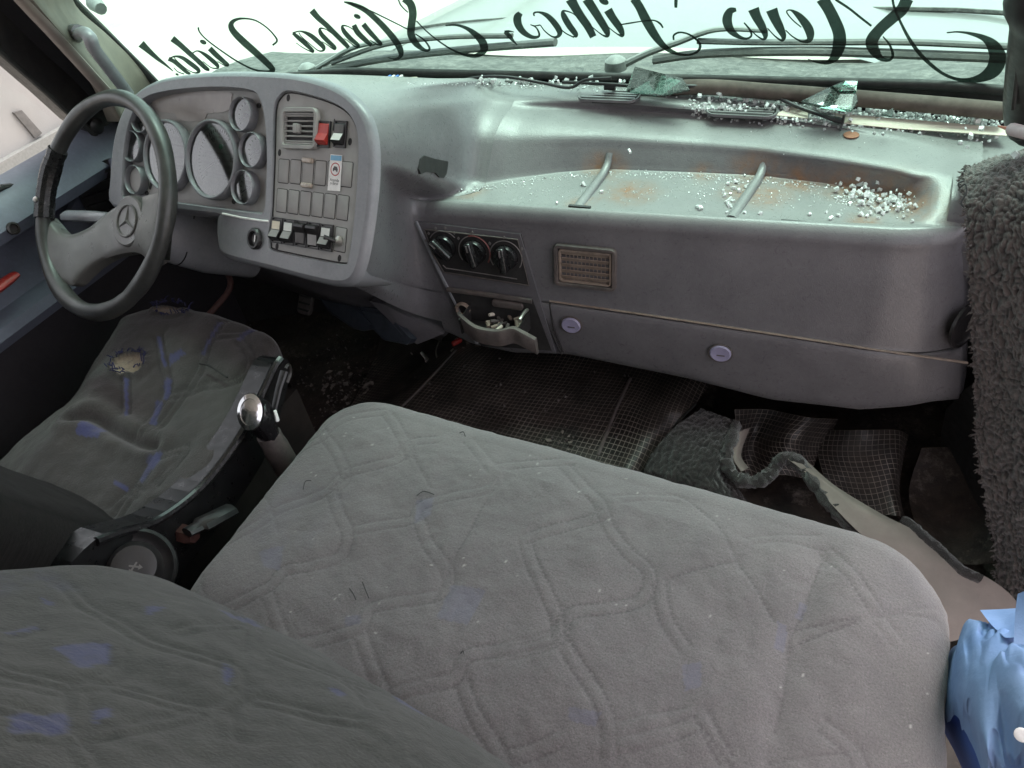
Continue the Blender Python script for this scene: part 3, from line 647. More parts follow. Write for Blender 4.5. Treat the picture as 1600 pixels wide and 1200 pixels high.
for a_ in (80, 62, 44, 26, 10): B.append((faceY + rl * (1 - math.cos(R_(a_))), lipz - rl * 1.25 * (1 - math.sin(R_(a_)))))
B.append((faceY, lipz - .042))
FF = Frame((-.4, 1.1325, .57), (.055, -1, .165))
lid = [(859, 474), (1000, 494), (1180, 521), (1350, 547), (1512, 571)]
_lp = np.array([P(x, y, pl=FF) for x, y in lid]); GZ = np.interp(LX, _lp[:, 0], _lp[:, 2]); gd = np.clip((LX + .56) / .012, 0, 1) * .007
def face_at(z): return faceY - .05 * (np.clip((.57 - z) / .30, 0, 1.2))
for z in (.52, .46): B.append((face_at(z), np.full(n, z)))
B.append((face_at(GZ + .012), GZ + .012)); B.append((face_at(GZ), GZ + .0040))
GR = len(B)
B.append((face_at(GZ) + gd, GZ + .0018)); B.append((face_at(GZ) + gd, GZ - .0018)); B.append((face_at(GZ) - .002 * (gd > .003), GZ - .0042))
botz = np.interp(LX, [-1.5, -.9, -.80, -.71, -.62, -.50, -.26, -.10, .05, .12, .15], [.40, .36, .32, .285, .278, .292, .272, .249, .255, .275, .30])
for q in (.3, .65, .9): z = GZ - .006 + (botz - GZ + .006) * q; B.append((face_at(z) + .02 * q * q, z))
B.append((face_at(botz) + .035, botz)); B.append((face_at(botz) + .09, botz + .004)); B.append((np.full(n, 1.50), botz + .03))
B = np.array([[np.array(a), np.array(b)] for a, b in B])
# the tray ends in a slope before the right-hand corner
we = np.clip((LX - .055) / .045, 0, 1); we = we * we * (3 - 2 * we); k0, k1 = 4, 12
for k in range(k0 + 1, k1):
    q = (k - k0) / (k1 - k0); B[k, 0] = B[k, 0] * (1 - we) + we * (B[k0, 0] + (B[k1, 0] - B[k0, 0]) * q); B[k, 1] = B[k, 1] * (1 - we) + we * (B[k0, 1] + (B[k1, 1] - B[k0, 1]) * q ** 1.4)
G = np.stack([np.broadcast_to(LX, (len(B), n)), B[:, 0], B[:, 1]], -1).copy()
G = np.stack([cat(G[:, j], 3) for j in range(n)], 1)
# the left border steps in along the top so the shoulder can sweep down to it
nrow = len(G); w_ = np.clip((3 * 11.5 - np.arange(nrow)) / 6.0, 0, 1); w_ = w_ * w_ * (3 - 2 * w_)
for r in range(nrow):
    nxs = -.775 + .085 * w_[r] + (G[r, -1, 0] + .775 - .085 * w_[r]) * np.linspace(0, 1, n); G[r, :, 1] = np.interp(nxs, LX, G[r, :, 1]); G[r, :, 2] = np.interp(nxs, LX, G[r, :, 2]); G[r, :, 0] = nxs
# right-hand end: the section turns forward round a soft corner
ends = []
for k, (dx, f_) in enumerate([(.014, .008), (.026, .026), (.034, .055), (.038, .10), (.040, .30)]):
    e = G[:, -1].copy(); e[:, 0] += dx + .065 * np.clip((.60 - e[:, 2]) / .33, 0, 1) * (1 if k else .55); low = np.clip((.62 - e[:, 2]) / .05, 0, 1); e[:, 1] += f_ * low
    e[:, 1] = np.minimum(e[:, 1], 1.505); ends.append(e)
sh = .065 * np.clip((.60 - G[:, :, 2]) / .33, 0, 1) * np.clip(G[:, :, 0] / .118, 0, 1) ** 2 * .55
G[:, :, 0] += sh
LEFTCOL = G[:, 0].copy()
G = np.concatenate([G] + [e[:, None] for e in ends], 1)
body = obj('body', gridS(G), M['dash'], dash, None, True, angle=60)
spots = [(945, 262, .05), (985, 300, .06), (905, 318, .03), (1185, 268, .06), (1165, 300, .05), (1195, 305, .05), (1250, 284, .05), (1330, 292, .06), (1400, 310, .07), (1440, 322, .06), (1455, 335, .05), (730, 298, .04), (1350, 345, .03), (1100, 272, .03)]
pv = G.reshape(-1, 3); stn = np.zeros(len(pv))
for x, y, r in spots:
    d = np.linalg.norm((pv - P(x, y, z=.60)) * (1, 1.2, 1.5), axis=1); stn = np.maximum(stn, np.clip(1.15 - d / r, 0, 1))
paint(body, 'stain', stn)
# tray ribs
for a, b in (((948, 262), (903, 322)), ((1190, 270), (1143, 339))):
    p0, p1 = P(*a, z=.606), P(*b, z=.60); L = [p0 + (0, .020, .020), p0 + (0, .004, .005)] + [p0 + (p1 - p0) * q + (0, 0, -.002 - .003 * q) for q in (.15, .4, .7, 1.0)]
    obj('tray_rib', tube(cat(L, 4), list(np.linspace(.0065, .0115, 21)), 10, True, .75), M['dash'], dash)
obj('tray_slot', boxS(*(lambda p: (p[0] - .02, p[0] + .022, p[1] - .003, p[1] + .003, .5975, .6035))(P(905, 324, z=.6))), M['black'], dash, None, False)
obj('tray_slot', boxS(*(lambda p: (p[0] - .02, p[0] + .024, p[1] - .002, p[1] + .002, .5975, .6025))(P(1240, 347, z=.6))), M['black'], dash, None, False)
# ---------------- passenger face furniture
def ff(x, y, h=0): return FF.uv(x, y, h)
def FFm(x, y, h=0.0, rot=0): u, v = ff(x, y, h); return FF.mat(u, v, h, rot)
def onface(u): return float(np.interp(u, LX, faceY)) - (1.1325 + .055 * (u + .4))
def poly_px(pts, h=0): return [tuple(ff(x, y, h)) for x, y in pts]
# heater panel: sunken grey plate in the tapering console
h0 = .006
con = ccw(poly_px([(652, 347), (812, 366), (868, 552), (748, 536), (700, 448)], h0))
obj('console_plate', prism([tuple(p) for p in con], -.02, h0), M['lowdash'], dash, FF.mat(), False)
edge = [(650, 346), (668, 385), (690, 432), (716, 482), (746, 537)]
obj('console_edge', tube([(*ff(x, y, h0), h0) for x, y in edge], .004, 8, True, .7), M['bezel'], dash, FF.mat())
hp = ccw(poly_px([(664, 358), (809, 374), (827, 446), (694, 425), (676, 395)], h0 + .002))
panel = obj('heater_panel', prism([tuple(p) for p in hp], 0, h0 + .003), M['black_matt'], dash, FF.mat(), False)
obj('panel_rim', tube([(*p, h0 + .003) for p in np.vstack([hp, hp[:1]])], .0016, 6, False), M['ash'], panel, FF.mat())
obj('panel_line', tube([(*ff(x, y, h0 + .003), h0 + .003) for x, y in ((692, 414), (697, 419), (750, 427), (808, 436))], .0011, 6), M['print_grey'], panel, FF.mat())
def knob_shape(r):
    s = lathe([(r * 1.02, 0), (r, .006), (r * .92, .010), (r * .9, .012), (0, .012)], 32)
    s.join(S().add(*(lambda q: (q.V, q.F))(rbox(r * .62, r * 2.1, r * .2, .010, .026, .004))))
    return s
for k, (x, y, a) in enumerate(((694, 386, 48), (741, 394, 12), (790, 402, 4))):
    u, v = ff(x, y, h0 + .004); kb = obj('heater_knob', knob_shape(.0245), M['knob'], panel, FF.mat(u, v, h0 + .003, R_(a)))
    obj('pointer', rbox(.003, .014, .001, .0255, .0268), M['print_grey'], kb, FF.mat(u, v, h0 + .003, R_(a)) @ Matrix.Translation((0, .016, 0)))
    arc = [((.033) * math.cos(R_(q)), .033 * math.sin(R_(q)), .0006) for q in np.linspace(150 if k == 0 else 215, 40 if k == 0 else -35, 24)]
    if k == 1: 
        obj('scale_mark', tube([p for p in arc[:11]], .0012, 4), M['label_blue'] if False else M['print_grey'], panel, FF.mat(u, v, h0 + .003)); obj('scale_mark', tube([p for p in arc[10:]], .0016, 4), M['print_red'], panel, FF.mat(u, v, h0 + .003))
    else: obj('scale_mark', tube(arc, .0011, 4), M['print_grey'], panel, FF.mat(u, v, h0 + .003))
    for q in ((140, 90, 30) if k else (165, 140, 110, 80, 50)):
        s = rbox(.005, .003, .001, 0, .0012); s.join(S().add(*(lambda z: (z.V, z.F))(rbox(.0025, .006, .001, 0, .0011))))
        obj('scale_symbol', s, M['print_grey'], panel, FF.mat(u + .040 * math.cos(R_(q)), v + .040 * math.sin(R_(q)), h0 + .003))
# ashtray drawer with stubs
sh_ = ccw(poly_px([(696, 449), (832, 468), (862, 548), (752, 540), (720, 500)], h0 + .001))
obj('ashtray_recess', prism([tuple(p) for p in sh_], 0, h0 + .0015), M['black_matt'], dash, FF.mat(), False)
ar = obj('ashtray_rim', tube([(*ff(x, y, h0 + .003), h0 + .004) for x, y in ((699, 452), (740, 457), (790, 464), (831, 470))], .0055, 8, True, .8), M['ash'], dash, FF.mat())
A0, A1 = P(735, 466, pl=FF.raised(.004)), P(826, 478, pl=FF.raised(.004))
wdt = np.linalg.norm(A1 - A0); cA = .5 * (A0 + A1)
zt = cA[2] - .012; y0 = cA[1]; tipY = y0 - .062; x0, x1 = A0[0], A1[0]
tray = S()
tray.join(boxS(x0, x1, tipY + .01, y0 + .01, zt - .036, zt - .032)); tray.join(boxS(x0 - .003, x0, tipY + .004, y0 + .01, zt - .036, zt)); tray.join(boxS(x1, x1 + .003, tipY + .004, y0 + .01, zt - .036, zt))
tr = obj('ashtray_drawer', tray, M['black_matt'], dash, None, False)
lipc = [(x0 - .012, tipY + .020, zt), (x0 + .01, tipY + .006, zt - .002), (x0 + .35 * wdt, tipY - .010, zt - .004), (x0 + .7 * wdt, tipY - .010, zt - .004), (x1 - .01, tipY + .002, zt - .001), (x1 + .012, tipY + .0, zt - .006), (x1 + .036, tipY + .004, zt - .022)]
q = cat(lipc, 5); obj('drawer_lip', loft([[tuple(p + (0, .006, .003)), tuple(p + (0, -.003, .004)), tuple(p + (0, -.006, -.002)), tuple(p + (0, -.002, -.034)), tuple(p + (0, .006, -.034))] for p in q], True, True, True), M['ash'], tr)
obj('drawer_lid', rbox(.066, .016, .007, 0, .006, .002), M['ash'], tr, FF.mat(*ff(793, 476, .01), .008, R_(-3)))
obj('lighter_socket', lathe([(.010, 0), (.0165, .0), (.0165, .006), (.013, .008), (.011, .004), (.0105, -.02), (0, -.02)], 24), M['brown_vent'], dash, FF.mat(*ff(724, 483, .008), .008))
for k in range(26):
    a = random.uniform(0, 6.28); c = np.array([random.uniform(x0 + .045, x1 - .012), random.uniform(tipY + .014, y0 - .004), zt - .027 + random.uniform(0, .016)])
    d = np.array([math.cos(a), math.sin(a), random.uniform(-.5, .5)]) * random.uniform(.006, .010)
    b = obj('butt', tube([c - d, c, c + d], [.0036, .004, .0034], 8), [M['ash'], M['brown_vent'], M['card']][k % 7 % 3], None); b.parent = None
    b['label'] = 'brown stub among the many heaped in the open ashtray drawer'; b['category'] = 'cigarette butt'; b['group'] = 'cigarette butts in the ashtray'; b.name = 'cigarette_butt'
mt = obj('metal_clip', tube([P(812, 500, Y=tipY + .012), P(818, 490, Y=tipY + .03), P(824, 484, Y=tipY + .05)], .0035, 8), M['metal'], tr)
# side vent
u0, v0 = ff(914, 418, .004)
vm = FF.mat(u0, v0, .0035, R_(-1)); vW, vH = float(ff(964, 424, .004)[0] - ff(867, 412, .004)[0]), float(ff(912, 386, .004)[1] - ff(918, 452, .004)[1])
vent = obj('face_vent', rframe(vW, vH, .010, .008, -.006, .006), M['ash'], dash, vm)
obj('inner_rim', rframe(vW - .018, vH - .018, .007, .004, -.006, .0035), M['brown_vent'], vent, vm)
obj('duct', rbox(vW - .016, vH - .016, .006, -.008, -.0035), M['face_dark'], vent, vm)
sl = loft([[(x, -.0035, -.003), (x, .0045, .002), (x, .0052, .001), (x, -.002, -.0045)] for x in (-vW / 2 + .012, vW / 2 - .012)], True, True, True)
sl0 = None
for k in range(5):
    Mk = vm @ Matrix.Translation((0, -vH / 2 + .018 + k * (vH - .036) / 4, .001))
    if sl0 is None: sl0 = obj('slat', sl, M['brown_vent'], vent, Mk, False)
    else: again(sl0, vent, Mk)
f0 = None
for k in range(11):
    Mk = vm @ Matrix.Translation((-vW / 2 + .022 + k * (vW - .044) / 10, 0, -.003))
    if f0 is None: f0 = obj('fin', boxS(-.0007, .0007, -vH / 2 + .010, vH / 2 - .010, -.001, .001), M['brown_vent'], vent, Mk, False)
    else: again(f0, vent, Mk)
# glove box lid: seam, lip line, two lock buttons
def dface(x, y, lift=.002):
    p = P(x, y, pl=FF); e = onface(p[0]); q = P(x, y, pl=Frame.make(FF.o + np.array([0, e, 0]), FF.u, FF.v, FF.n)); return q + FF.n * lift
lq = cat([dface(x, y - 4, .0005) for x, y in lid], 8)
gl = obj('glove_box_lip', tube(lq, .0026, 8, True, .8), M['brown_vent'], dash)
obj('glove_box_seam', tube(cat([dface(x, y, .0006) for x, y in ((859, 474), (860, 482), (866, 512), (880, 550))], 5), .0018, 6), M['face_dark'], dash)
obj('console_seam', tube(cat([dface(x, y, .0008) for x, y in ((813, 366), (828, 418), (846, 482), (878, 553))], 5), .0024, 6), M['face_dark'], dash)
for x, y in ((893, 507), (1126, 551)):
    m_ = Frame(dface(x, y, .001), FF.n).mat(); b = obj('glove_box_button', lathe([(.0195, 0), (.0195, .0035), (.017, .006), (.008, .0045), (0, .004)], 28).xf(Matrix.Diagonal((1, .86, 1, 1))), M['lilac'], dash, m_)
    obj('surround', lathe([(.0225, -.001), (.0225, .0025), (.0198, .003), (.0198, 0)], 28).xf(Matrix.Diagonal((1, .86, 1, 1))), M['ash'], b, m_)
    obj('groove', rbox(.015, .002, .001, .0045, .0056), M['ash'], b, m_ @ Matrix.Translation((.001, -.003, 0)))
# round speaker hole at the right-hand end of the face
obj('speaker_hole', lathe([(.040, -.002), (.040, .003), (.034, .004), (.033, .0), (0, .0)], 30), M['black'], dash, Frame(P(1508, 508, Y=1.175), (.85, -.55, .1)).mat())
obj('top_end', gridS([[(x, yy if yy < 1.3 else wsY(x) - .03, zz) for x in np.linspace(.118, .345, 8)] for yy, zz in ((1.20, .52), (1.202, .575), (1.212, .612), (1.232, .634), (1.26, .6415), (1.5, .6405))]), M['dash'], dash)
# ================================================================== instrument binnacle (faces the driver, tipped up)
t_, yw = R_(32.45), R_(-9.8)
CF = Frame((-1.0919, .9546, .7552), (math.sin(yw) * math.cos(t_), -math.cos(yw) * math.cos(t_), math.sin(t_)))
HB = .014                                     # the bezel stands this far proud of the gauge plate
def cu(x, y, h=0.0): return CF.uv(x, y, h)
out_px = [(176, 318), (173, 280), (178, 225), (190, 182), (212, 150), (252, 129), (330, 120), (420, 121), (480, 129), (530, 148), (562, 180), (575, 225), (575, 290), (567, 360), (557, 410), (546, 432), (526, 438), (480, 429), (420, 413), (375, 402), (347, 392), (341, 370), (341, 345), (342, 333), (300, 328), (240, 322)]
OUT = cat(ccw([cu(x, y, HB) for x, y in out_px]), 4, True)
g_px = [(196, 312), (190, 285), (194, 225), (205, 180), (224, 153), (262, 141), (330, 135), (388, 139), (406, 154), (414, 190), (417, 240), (416, 290), (412, 331), (395, 333), (340, 326), (260, 316)]
GH = cat(ccw([cu(x, y, HB) for x, y in g_px]), 4, True)
v_px = [(427, 172), (435, 150), (452, 141), (500, 152), (535, 168), (553, 190), (560, 225), (557, 300), (551, 365), (544, 405), (537, 414), (500, 408), (450, 398), (424, 391), (419, 380), (422, 320), (425, 240)]
VH = cat(ccw([cu(x, y, HB) for x, y in v_px]), 4, True)
def lp(c, h): return [(x, y, h) for x, y in c]
s = fill([tuple(p) for p in OUT], [[tuple(p) for p in GH], [tuple(p) for p in VH]], HB)
s.join(loft([lp(offs(OUT, d), h) for d, h in ((.011, HB - .015), (.009, HB - .009), (.005, HB - .0025), (0, HB))]))
on_ = offs(OUT, 1.0) - OUT; dp = np.clip(np.maximum(-on_[:, 1], -on_[:, 0]) * 2.2 - .7, 0, 1); dp = HB - .015 + (-.075 - HB) * dp
s.join(loft([[(x, y, z) for (x, y), z in zip(offs(OUT, .0105), dp)], lp(offs(OUT, .011), HB - .015)]))
s.join(loft([lp(GH, HB), lp(offs(GH, -.0012), HB - .002), lp(offs(GH, -.002), HB - .006), lp(offs(GH, -.003), -.008)]))
s.join(loft([lp(VH, HB), lp(offs(VH, -.001), HB - .0015), lp(offs(VH, -.0015), HB - .012)]))
bez = obj('instrument_bezel', s, M['bezel'], dash, CF.mat(), True, angle=35)
# the vinyl that flows from the bezel back to the windshield and over to the passenger side
ed_px = [(174, 330), (172, 285), (177, 232), (189, 186), (212, 152), (252, 130), (330, 121), (420, 122), (480, 130), (530, 149), (561, 180), (575, 225), (575, 275), (572, 310), (567, 360), (557, 410), (547, 431), (522, 438)]
nB = len(LEFTCOL) - 1; kk = lambda r: min(nB, int(round(r * 3)))
tg_ = [(-1.64, 1.20, .52), (-1.64, 1.24, .58), (-1.64, 1.32, .63), (-1.63, 1.36, .65), (-1.60, 1.38, .652), (-1.5, None, .672), (-1.3, None, .685), (-1.1, None, .686), (-.86, None, .687), 0.0, 3.3, 7.0, 12.6, 14.6, 17.5, 24, 26, 27]
ei, L = [], []
for k, t1 in enumerate(tg_):
    q0 = CF.pt(*cu(*ed_px[k], HB), HB - .012)
    if isinstance(t1, tuple):
        t1 = np.array([t1[0], (wsY(t1[0]) - .03) if t1[1] is None else t1[1], t1[2]]); m1 = np.array([0, .12, -.06]); m0 = -CF.n * .16 + np.array([0, .05, .07])
    else:
        t1 = LEFTCOL[kk(t1)]; f_ = (k - 10) / 7.0; m1 = np.array([1, .0, -.05]) * np.linalg.norm(t1 - q0) * .9; m0 = (t1 - q0) * .75 + np.array([.02, .0, .01])
    L.append((q0, t1, m0, m1))
Q0, Q1, M0, M1 = (np.array([l[i] for l in L]) for i in range(4))
# follow the real left border of the body between the listed rows
Q0, M0, M1 = cat(Q0, 10), cat(M0, 10), cat(M1, 10); idx = np.interp(np.arange(len(Q0)) / 10.0, np.arange(len(tg_)), [(-1 if isinstance(t, tuple) else t) for t in tg_])
Q1 = cat(Q1, 10); j0 = 9 * 10
for i in range(j0, len(Q1)):
    r = min(idx[i] * 3, nB - 1e-6); a_ = int(r); Q1[i] = LEFTCOL[a_] * (1 - (r - a_)) + LEFTCOL[a_ + 1] * (r - a_)
rowsG = []
for t in np.linspace(0, 1, 26):
    h00, h10, h01, h11 = 2 * t ** 3 - 3 * t ** 2 + 1, t ** 3 - 2 * t ** 2 + t, -2 * t ** 3 + 3 * t ** 2, t ** 3 - t ** 2
    rowsG.append(Q0 * h00 + M0 * h10 + Q1 * h01 + M1 * h11)
sh_o = obj('shoulder', gridS(rowsG), M['dash'], dash, None, True, angle=180)
gp_ = obj('gauge_plate', fill([tuple(p) for p in offs(GH, .004)], (), -.006), M['face'], dash, CF.mat(), False)
VHH = HB - .005
vp = obj('switch_plate', fill([tuple(p) for p in offs(VH, .002)], (), VHH), M['face'], dash, CF.mat(), False)
obj('plate_seam', tube([(x, y, VHH + .0002) for x, y in np.vstack([offs(VH, -.003), offs(VH, -.003)[:1]])], .0012, 6, False), M['face_dark'], vp, CF.mat())
TREE = bvh_of(body, sh_o)
PX, PN = hit(TREE, 676, 261); PADF = Frame(PX, PN)
pp = [(654, 248), (660, 243), (676, 248), (697, 252), (699, 256), (696, 270), (691, 278), (684, 277), (678, 270), (664, 268), (655, 272), (651, 264)]
pad = ccw([tuple(PADF.uv(x, y)) for x, y in pp]); pdm = prism([tuple(p) for p in pad], -.006, .004)
obj('foam_pad', pdm, M['black_matt'], None, PADF.mat(), False, 'torn dark foam pad stuck on the dashboard left of the tray', 'foam pad')
def on(x, y, h=0.0):
    p, n_ = hit(TREE, x, y)
    return P(x, y, z=.656 + h) if p is None else p + np.array([0, 0, h])
# defroster grilles in the top
for a, b in (((905, 146), (1000, 155)), ((1105, 168), (1215, 180))):
    p0, p1 = on(*a, .001), on(*b, .001); c = .5 * (p0 + p1); L = np.linalg.norm(p1 - p0); an = math.atan2(p1[1] - p0[1], p1[0] - p0[0])
    fm = Matrix.Translation(Vector(c) + Vector((0, 0, .0005))) @ Matrix.Rotation(an, 4, 'Z')
    v = obj('defroster_vent', rframe(L, .050, .02, .004, -.004, .0014), M['dash'], dash, fm)
    obj('duct', rbox(L - .012, .04, .016, -.008, .0008), M['face_dark'], v, fm)
    for k in (-1, 0, 1): obj('vent_bar', rbox(L - .014, .005, .001, 0, .0016), M['dash'], v, fm @ Matrix.Translation((0, k * .011, 0)))

# smoked strip along the top of the gauge plate
ws_px = [(240, 166), (246, 150), (300, 142), (360, 144), (364, 152), (362, 170), (350, 176), (326, 178), (322, 188), (300, 190), (280, 188), (276, 178), (252, 175)]
wsx = ccw([cu(x, y, -.008) for x, y in ws_px]); obj('warning_light_strip', prism([tuple(p) for p in cat(wsx, 2, True)], -.0058, -.0048), plain('smoked_strip', (.33, .30, .28), .35, .08, 40), gp_, CF.mat(), False)

def gauge(name, x, y, r, kind, big=False):
    u, v = cu(x, y, 0.004); m_ = CF.mat(u, v, 0)
    d = .013 if big else .011
    ring = obj(name, lathe([(r * 1.0, -.010), (r, d - .006), (r * .985, d - .001), (r * .955, d), (r * .925, d - .001), (r * .90, d - .006), (r * .87, -.004)], 56), M['bezel'] if kind != 'white' else M['face'], dash, m_)
    if kind == 'blank':
        obj('blank_cap', lathe([(r * .9, -.004), (r * .86, .0005), (r * .83, .001), (0, .001)], 40), M['face'], ring, m_); return
    obj('dial', lathe([(r * .88, -.006), (0, -.006)], 40), M['dial'], ring, m_)
    mk = S(); n_ = 41 if big else 13
    for k in range(n_):
        a = R_(225 - 270 * k / (n_ - 1)); L = (.13 if k % 5 == 0 else .07) * r if big else .14 * r; r1 = r * .78
        c, s_ = math.cos(a), math.sin(a); wd = .0009
        mk.add([(r1 * c - wd * s_, r1 * s_ + wd * c, -.0055), ((r1 - L) * c - wd * s_, (r1 - L) * s_ + wd * c, -.0055), ((r1 - L) * c + wd * s_, (r1 - L) * s_ - wd * c, -.0055), (r1 * c + wd * s_, r1 * s_ - wd * c, -.0055)], [(0, 1, 2, 3)])
    obj('tick_marks', mk, M['tick'], ring, m_, False)
    if big and kind == 'speed':
        obj('indicator_arrow', rbox(.010, .008, .002, -.0056, -.0050), M['green'], ring, m_ @ Matrix.Translation((.006, .026, 0)))
        for k in range(6):
            a = R_(225 - 270 * k / 5); tx = bpy.data.curves.new('n', 'FONT'); tx.body = str(k * 20); tx.size = .011; tx.align_x = 'CENTER'; tx.align_y = 'CENTER'
            to = bpy.data.objects.new('n', tx); COL.objects.link(to); me = to.evaluated_get(bpy.context.evaluated_depsgraph_get()).to_mesh()
            s2 = S().add([tuple(q.co) for q in me.vertices], [tuple(p.vertices) for p in me.polygons]); to.to_mesh_clear(); bpy.data.objects.remove(to)
            obj('dial_number', s2, M['tick'], ring, m_ @ Matrix.Translation((r * .55 * math.cos(a), r * .55 * math.sin(a), -.0054)), False)
    a = R_(215); nd = tube([(0, 0, -.003), (r * .62 * math.cos(a), r * .62 * math.sin(a), -.003)], [.0016, .0008], 6); nd.join(lathe([(.006 if big else .004, -.005), (.006 if big else .004, -.001), (0, -.0005)], 16))
    obj('needle', nd, M['face_dark'], ring, m_)
    obj('lens', lathe([(r * .9, d - .0065), (r * .6, d - .0058), (r * .3, d - .0054), (0, d - .0053)], 48), M['lens'], ring, m_)
gauge('large_gauge', 333, 250, .0705, 'speed', True)
gauge('large_gauge', 262, 244, .0665, 'rev', True)
for x, y, r in ((379, 179, .0295), (395, 235, .0305), (382, 293, .030)): gauge('small_gauge', x, y, r, 'small')
gauge('small_gauge', 208, 229, .030, 'small'); gauge('small_gauge', 222, 184, .029, 'small'); gauge('small_gauge', 212, 281, .0285, 'blank')
for x, y in ((405, 165), (366, 315), (230, 302)):
    obj('plate_screw', lathe([(.0045, 0), (.0045, .002), (.003, .0022), (.0025, .0008), (0, .0008)], 14), M['dark_metal'], gp_, CF.mat(*cu(x, y, -.006), -.006))
obj('plate_notch', rbox(.006, .014, .002, -.0059, -.0045), M['face_dark'], gp_, CF.mat(*cu(238, 291, -.009), 0, R_(-20)))
for x, y in ((450.5, 153), (547, 221.5), (437, 238.5), (433, 385), (530.5, 403.5)):
    obj('screw_hole', lathe([(.0045, 0), (.0045, .0006), (0, .0006)], 14).xf(Matrix.Diagonal((.8, 1.25, 1, 1))), M['face_dark'], vp, CF.mat(*cu(x, y, VHH), VHH))
# air vent in the switch plate
a, b, c, d = (np.array(cu(x, y, VHH + .004)) for x, y in ((441, 201), (498, 202), (470, 168), (465, 233)))
vw, vh = float(np.linalg.norm(b - a)), float(np.linalg.norm(c - d)); ctr = .25 * (a + b + c + d); ang = math.atan2(b[1] - a[1], b[0] - a[0])
vm = CF.mat(ctr[0], ctr[1], VHH, ang)
av = obj('air_vent', rframe(vw, vh, .012, .0075, -.002, .009), M['face'], dash, vm)
obj('vent_inner', rframe(vw - .014, vh - .016, .004, .003, -.002, .0055), M['face'], av, vm)
obj('duct', rbox(vw - .012, vh - .012, .006, -.001, .0012), M['face_dark'], av, vm)
s0 = None
for k in range(6):
    Mk = vm @ Matrix.Translation((0, (k - 2.5) * (vh - .024) / 5.2, .0012))
    if s0 is None: s0 = obj('slat', rbox(vw - .018, .0027, .001, 0, .004, .0006), M['face'], av, Mk)
    elif 0 < k < 6: again(s0, av, Mk)
obj('vent_thumb', rbox(.011, .015, .002, .001, .011, .001), M['face'], av, vm @ Matrix.Translation((-.004, 0, 0)))
# blank covers in two rows, the clear tab, the rocker switches
def cells(p0, p1, n_, h): 
    A, B_ = np.array(cu(*p0, h)), np.array(cu(*p1, h)); return [A + (B_ - A) * k / (n_ - 1) for k in range(n_)], math.atan2(*(B_ - A)[::-1])
cw = float(np.linalg.norm(np.subtract(cu(449, 316, VHH), cu(432.3, 313, VHH)))); chh = float(np.linalg.norm(np.subtract(cu(441, 294.7, VHH), cu(440, 332.5, VHH))))
cov = rframe(cw, chh, .003, .0011, -.0005, .0005, 3); blank = None
pl0 = rbox(cw - .0022, chh - .0022, .002, -.0004, .0010, .0006)
r1, a1 = cells((443.5, 267.5), (541.5, 272.5), 6, VHH); r2_, a2 = cells((440.5, 313.5), (535.5, 324.5), 6, VHH); r3, a3 = cells((434.5, 360), (532, 374.5), 6, VHH)
for k, (c_, aa) in enumerate([(c_, a1) for c_ in r1] + [(c_, a2) for c_ in r2_] + [(r3[5], a3)]):
    Mk = CF.mat(c_[0], c_[1], VHH, aa * .6)
    if blank is None: blank = obj('blank_cover', pl0, M['face'], dash, Mk); rim0 = obj('cover_seam', cov, M['face_dark'], blank, Mk)
    else: nb_ = again(blank, dash, Mk); again(rim0, nb_, Mk)
c_ = r1[2]; Mk = CF.mat(c_[0], c_[1], VHH, a1 * .6)
cl = obj('clear_tab', rbox(cw * .95, chh * .2, .003, .001, .005, .0015), M['clear_tab'], dash, Mk @ Matrix.Translation((0, chh * .47, 0))); again(cl, dash, Mk @ Matrix.Translation((.001, -chh * .52, 0)))
def rocker(down, w_, h_):
    """side profile of a rocker, swept across its width"""
    pr = [(-h_ * .46, 0), (-h_ * .46, .004), (-h_ * .34, .011), (-h_ * .28, .0125), (h_ * .02, .006), (h_ * .40, .0045), (h_ * .46, .003), (h_ * .46, 0)]
    if not down: pr = [(-h_ * .46, 0), (-h_ * .46, .003), (-h_ * .40, .0045), (h_ * .05, .006), (h_ * .30, .012), (h_ * .40, .0115), (h_ * .46, .005), (h_ * .46, 0)]
    return loft([[(x, y, z) for y, z in pr] for x in (-w_ / 2, w_ / 2)], True, True, True)
rockers = {}
def put_rocker(name, c_, an, down, m_, top, w_=cw * .86, h_=chh * .96, h=VHH):
    Mk = CF.mat(c_[0], c_[1], h, an)
    o = obj(name, rocker(down, w_, h_), m_, dash, Mk, False)
    obj('switch_frame', rframe(w_ + .004, h_ + .005, .001, .002, 0, .004), M['black'], o, Mk, False)
    if top is not None:
        a_, b_ = ((-.28, .0125), (.02, .006)) if down else ((-.40, .0046), (.04, .0058))
        obj('switch_cap', S().add([(-w_ * .45, h_ * a_[0], a_[1] + .0006), (w_ * .45, h_ * a_[0], a_[1] + .0006), (w_ * .45, h_ * b_[0], b_[1] + .0006), (-w_ * .45, h_ * b_[0], b_[1] + .0006)], [(0, 1, 2, 3)]), top[0], o, Mk, False)
        if down: obj('switch_window', S().add([(-w_ * .42, h_ * .05, .0062), (w_ * .42, h_ * .05, .0062), (w_ * .42, h_ * .40, .0052), (-w_ * .42, h_ * .40, .0052)], [(0, 1, 2, 3)]), top[1], o, Mk, False)
grey_cap = plain('switch_grey', (.26, .25, .24), .4, .1, 80); win = plain('switch_window', (.66, .58, .44), .35, .08, 80); win2 = plain('switch_window_white', (.66, .66, .62), .35, .08, 80); dk = plain('switch_dark', (.09, .082, .078), .5, .15, 80)
put_rocker('rocker_switch', r3[0], a3, True, M['black'], (grey_cap, win)); put_rocker('rocker_switch', r3[1], a3, True, M['black'], (grey_cap, win2))
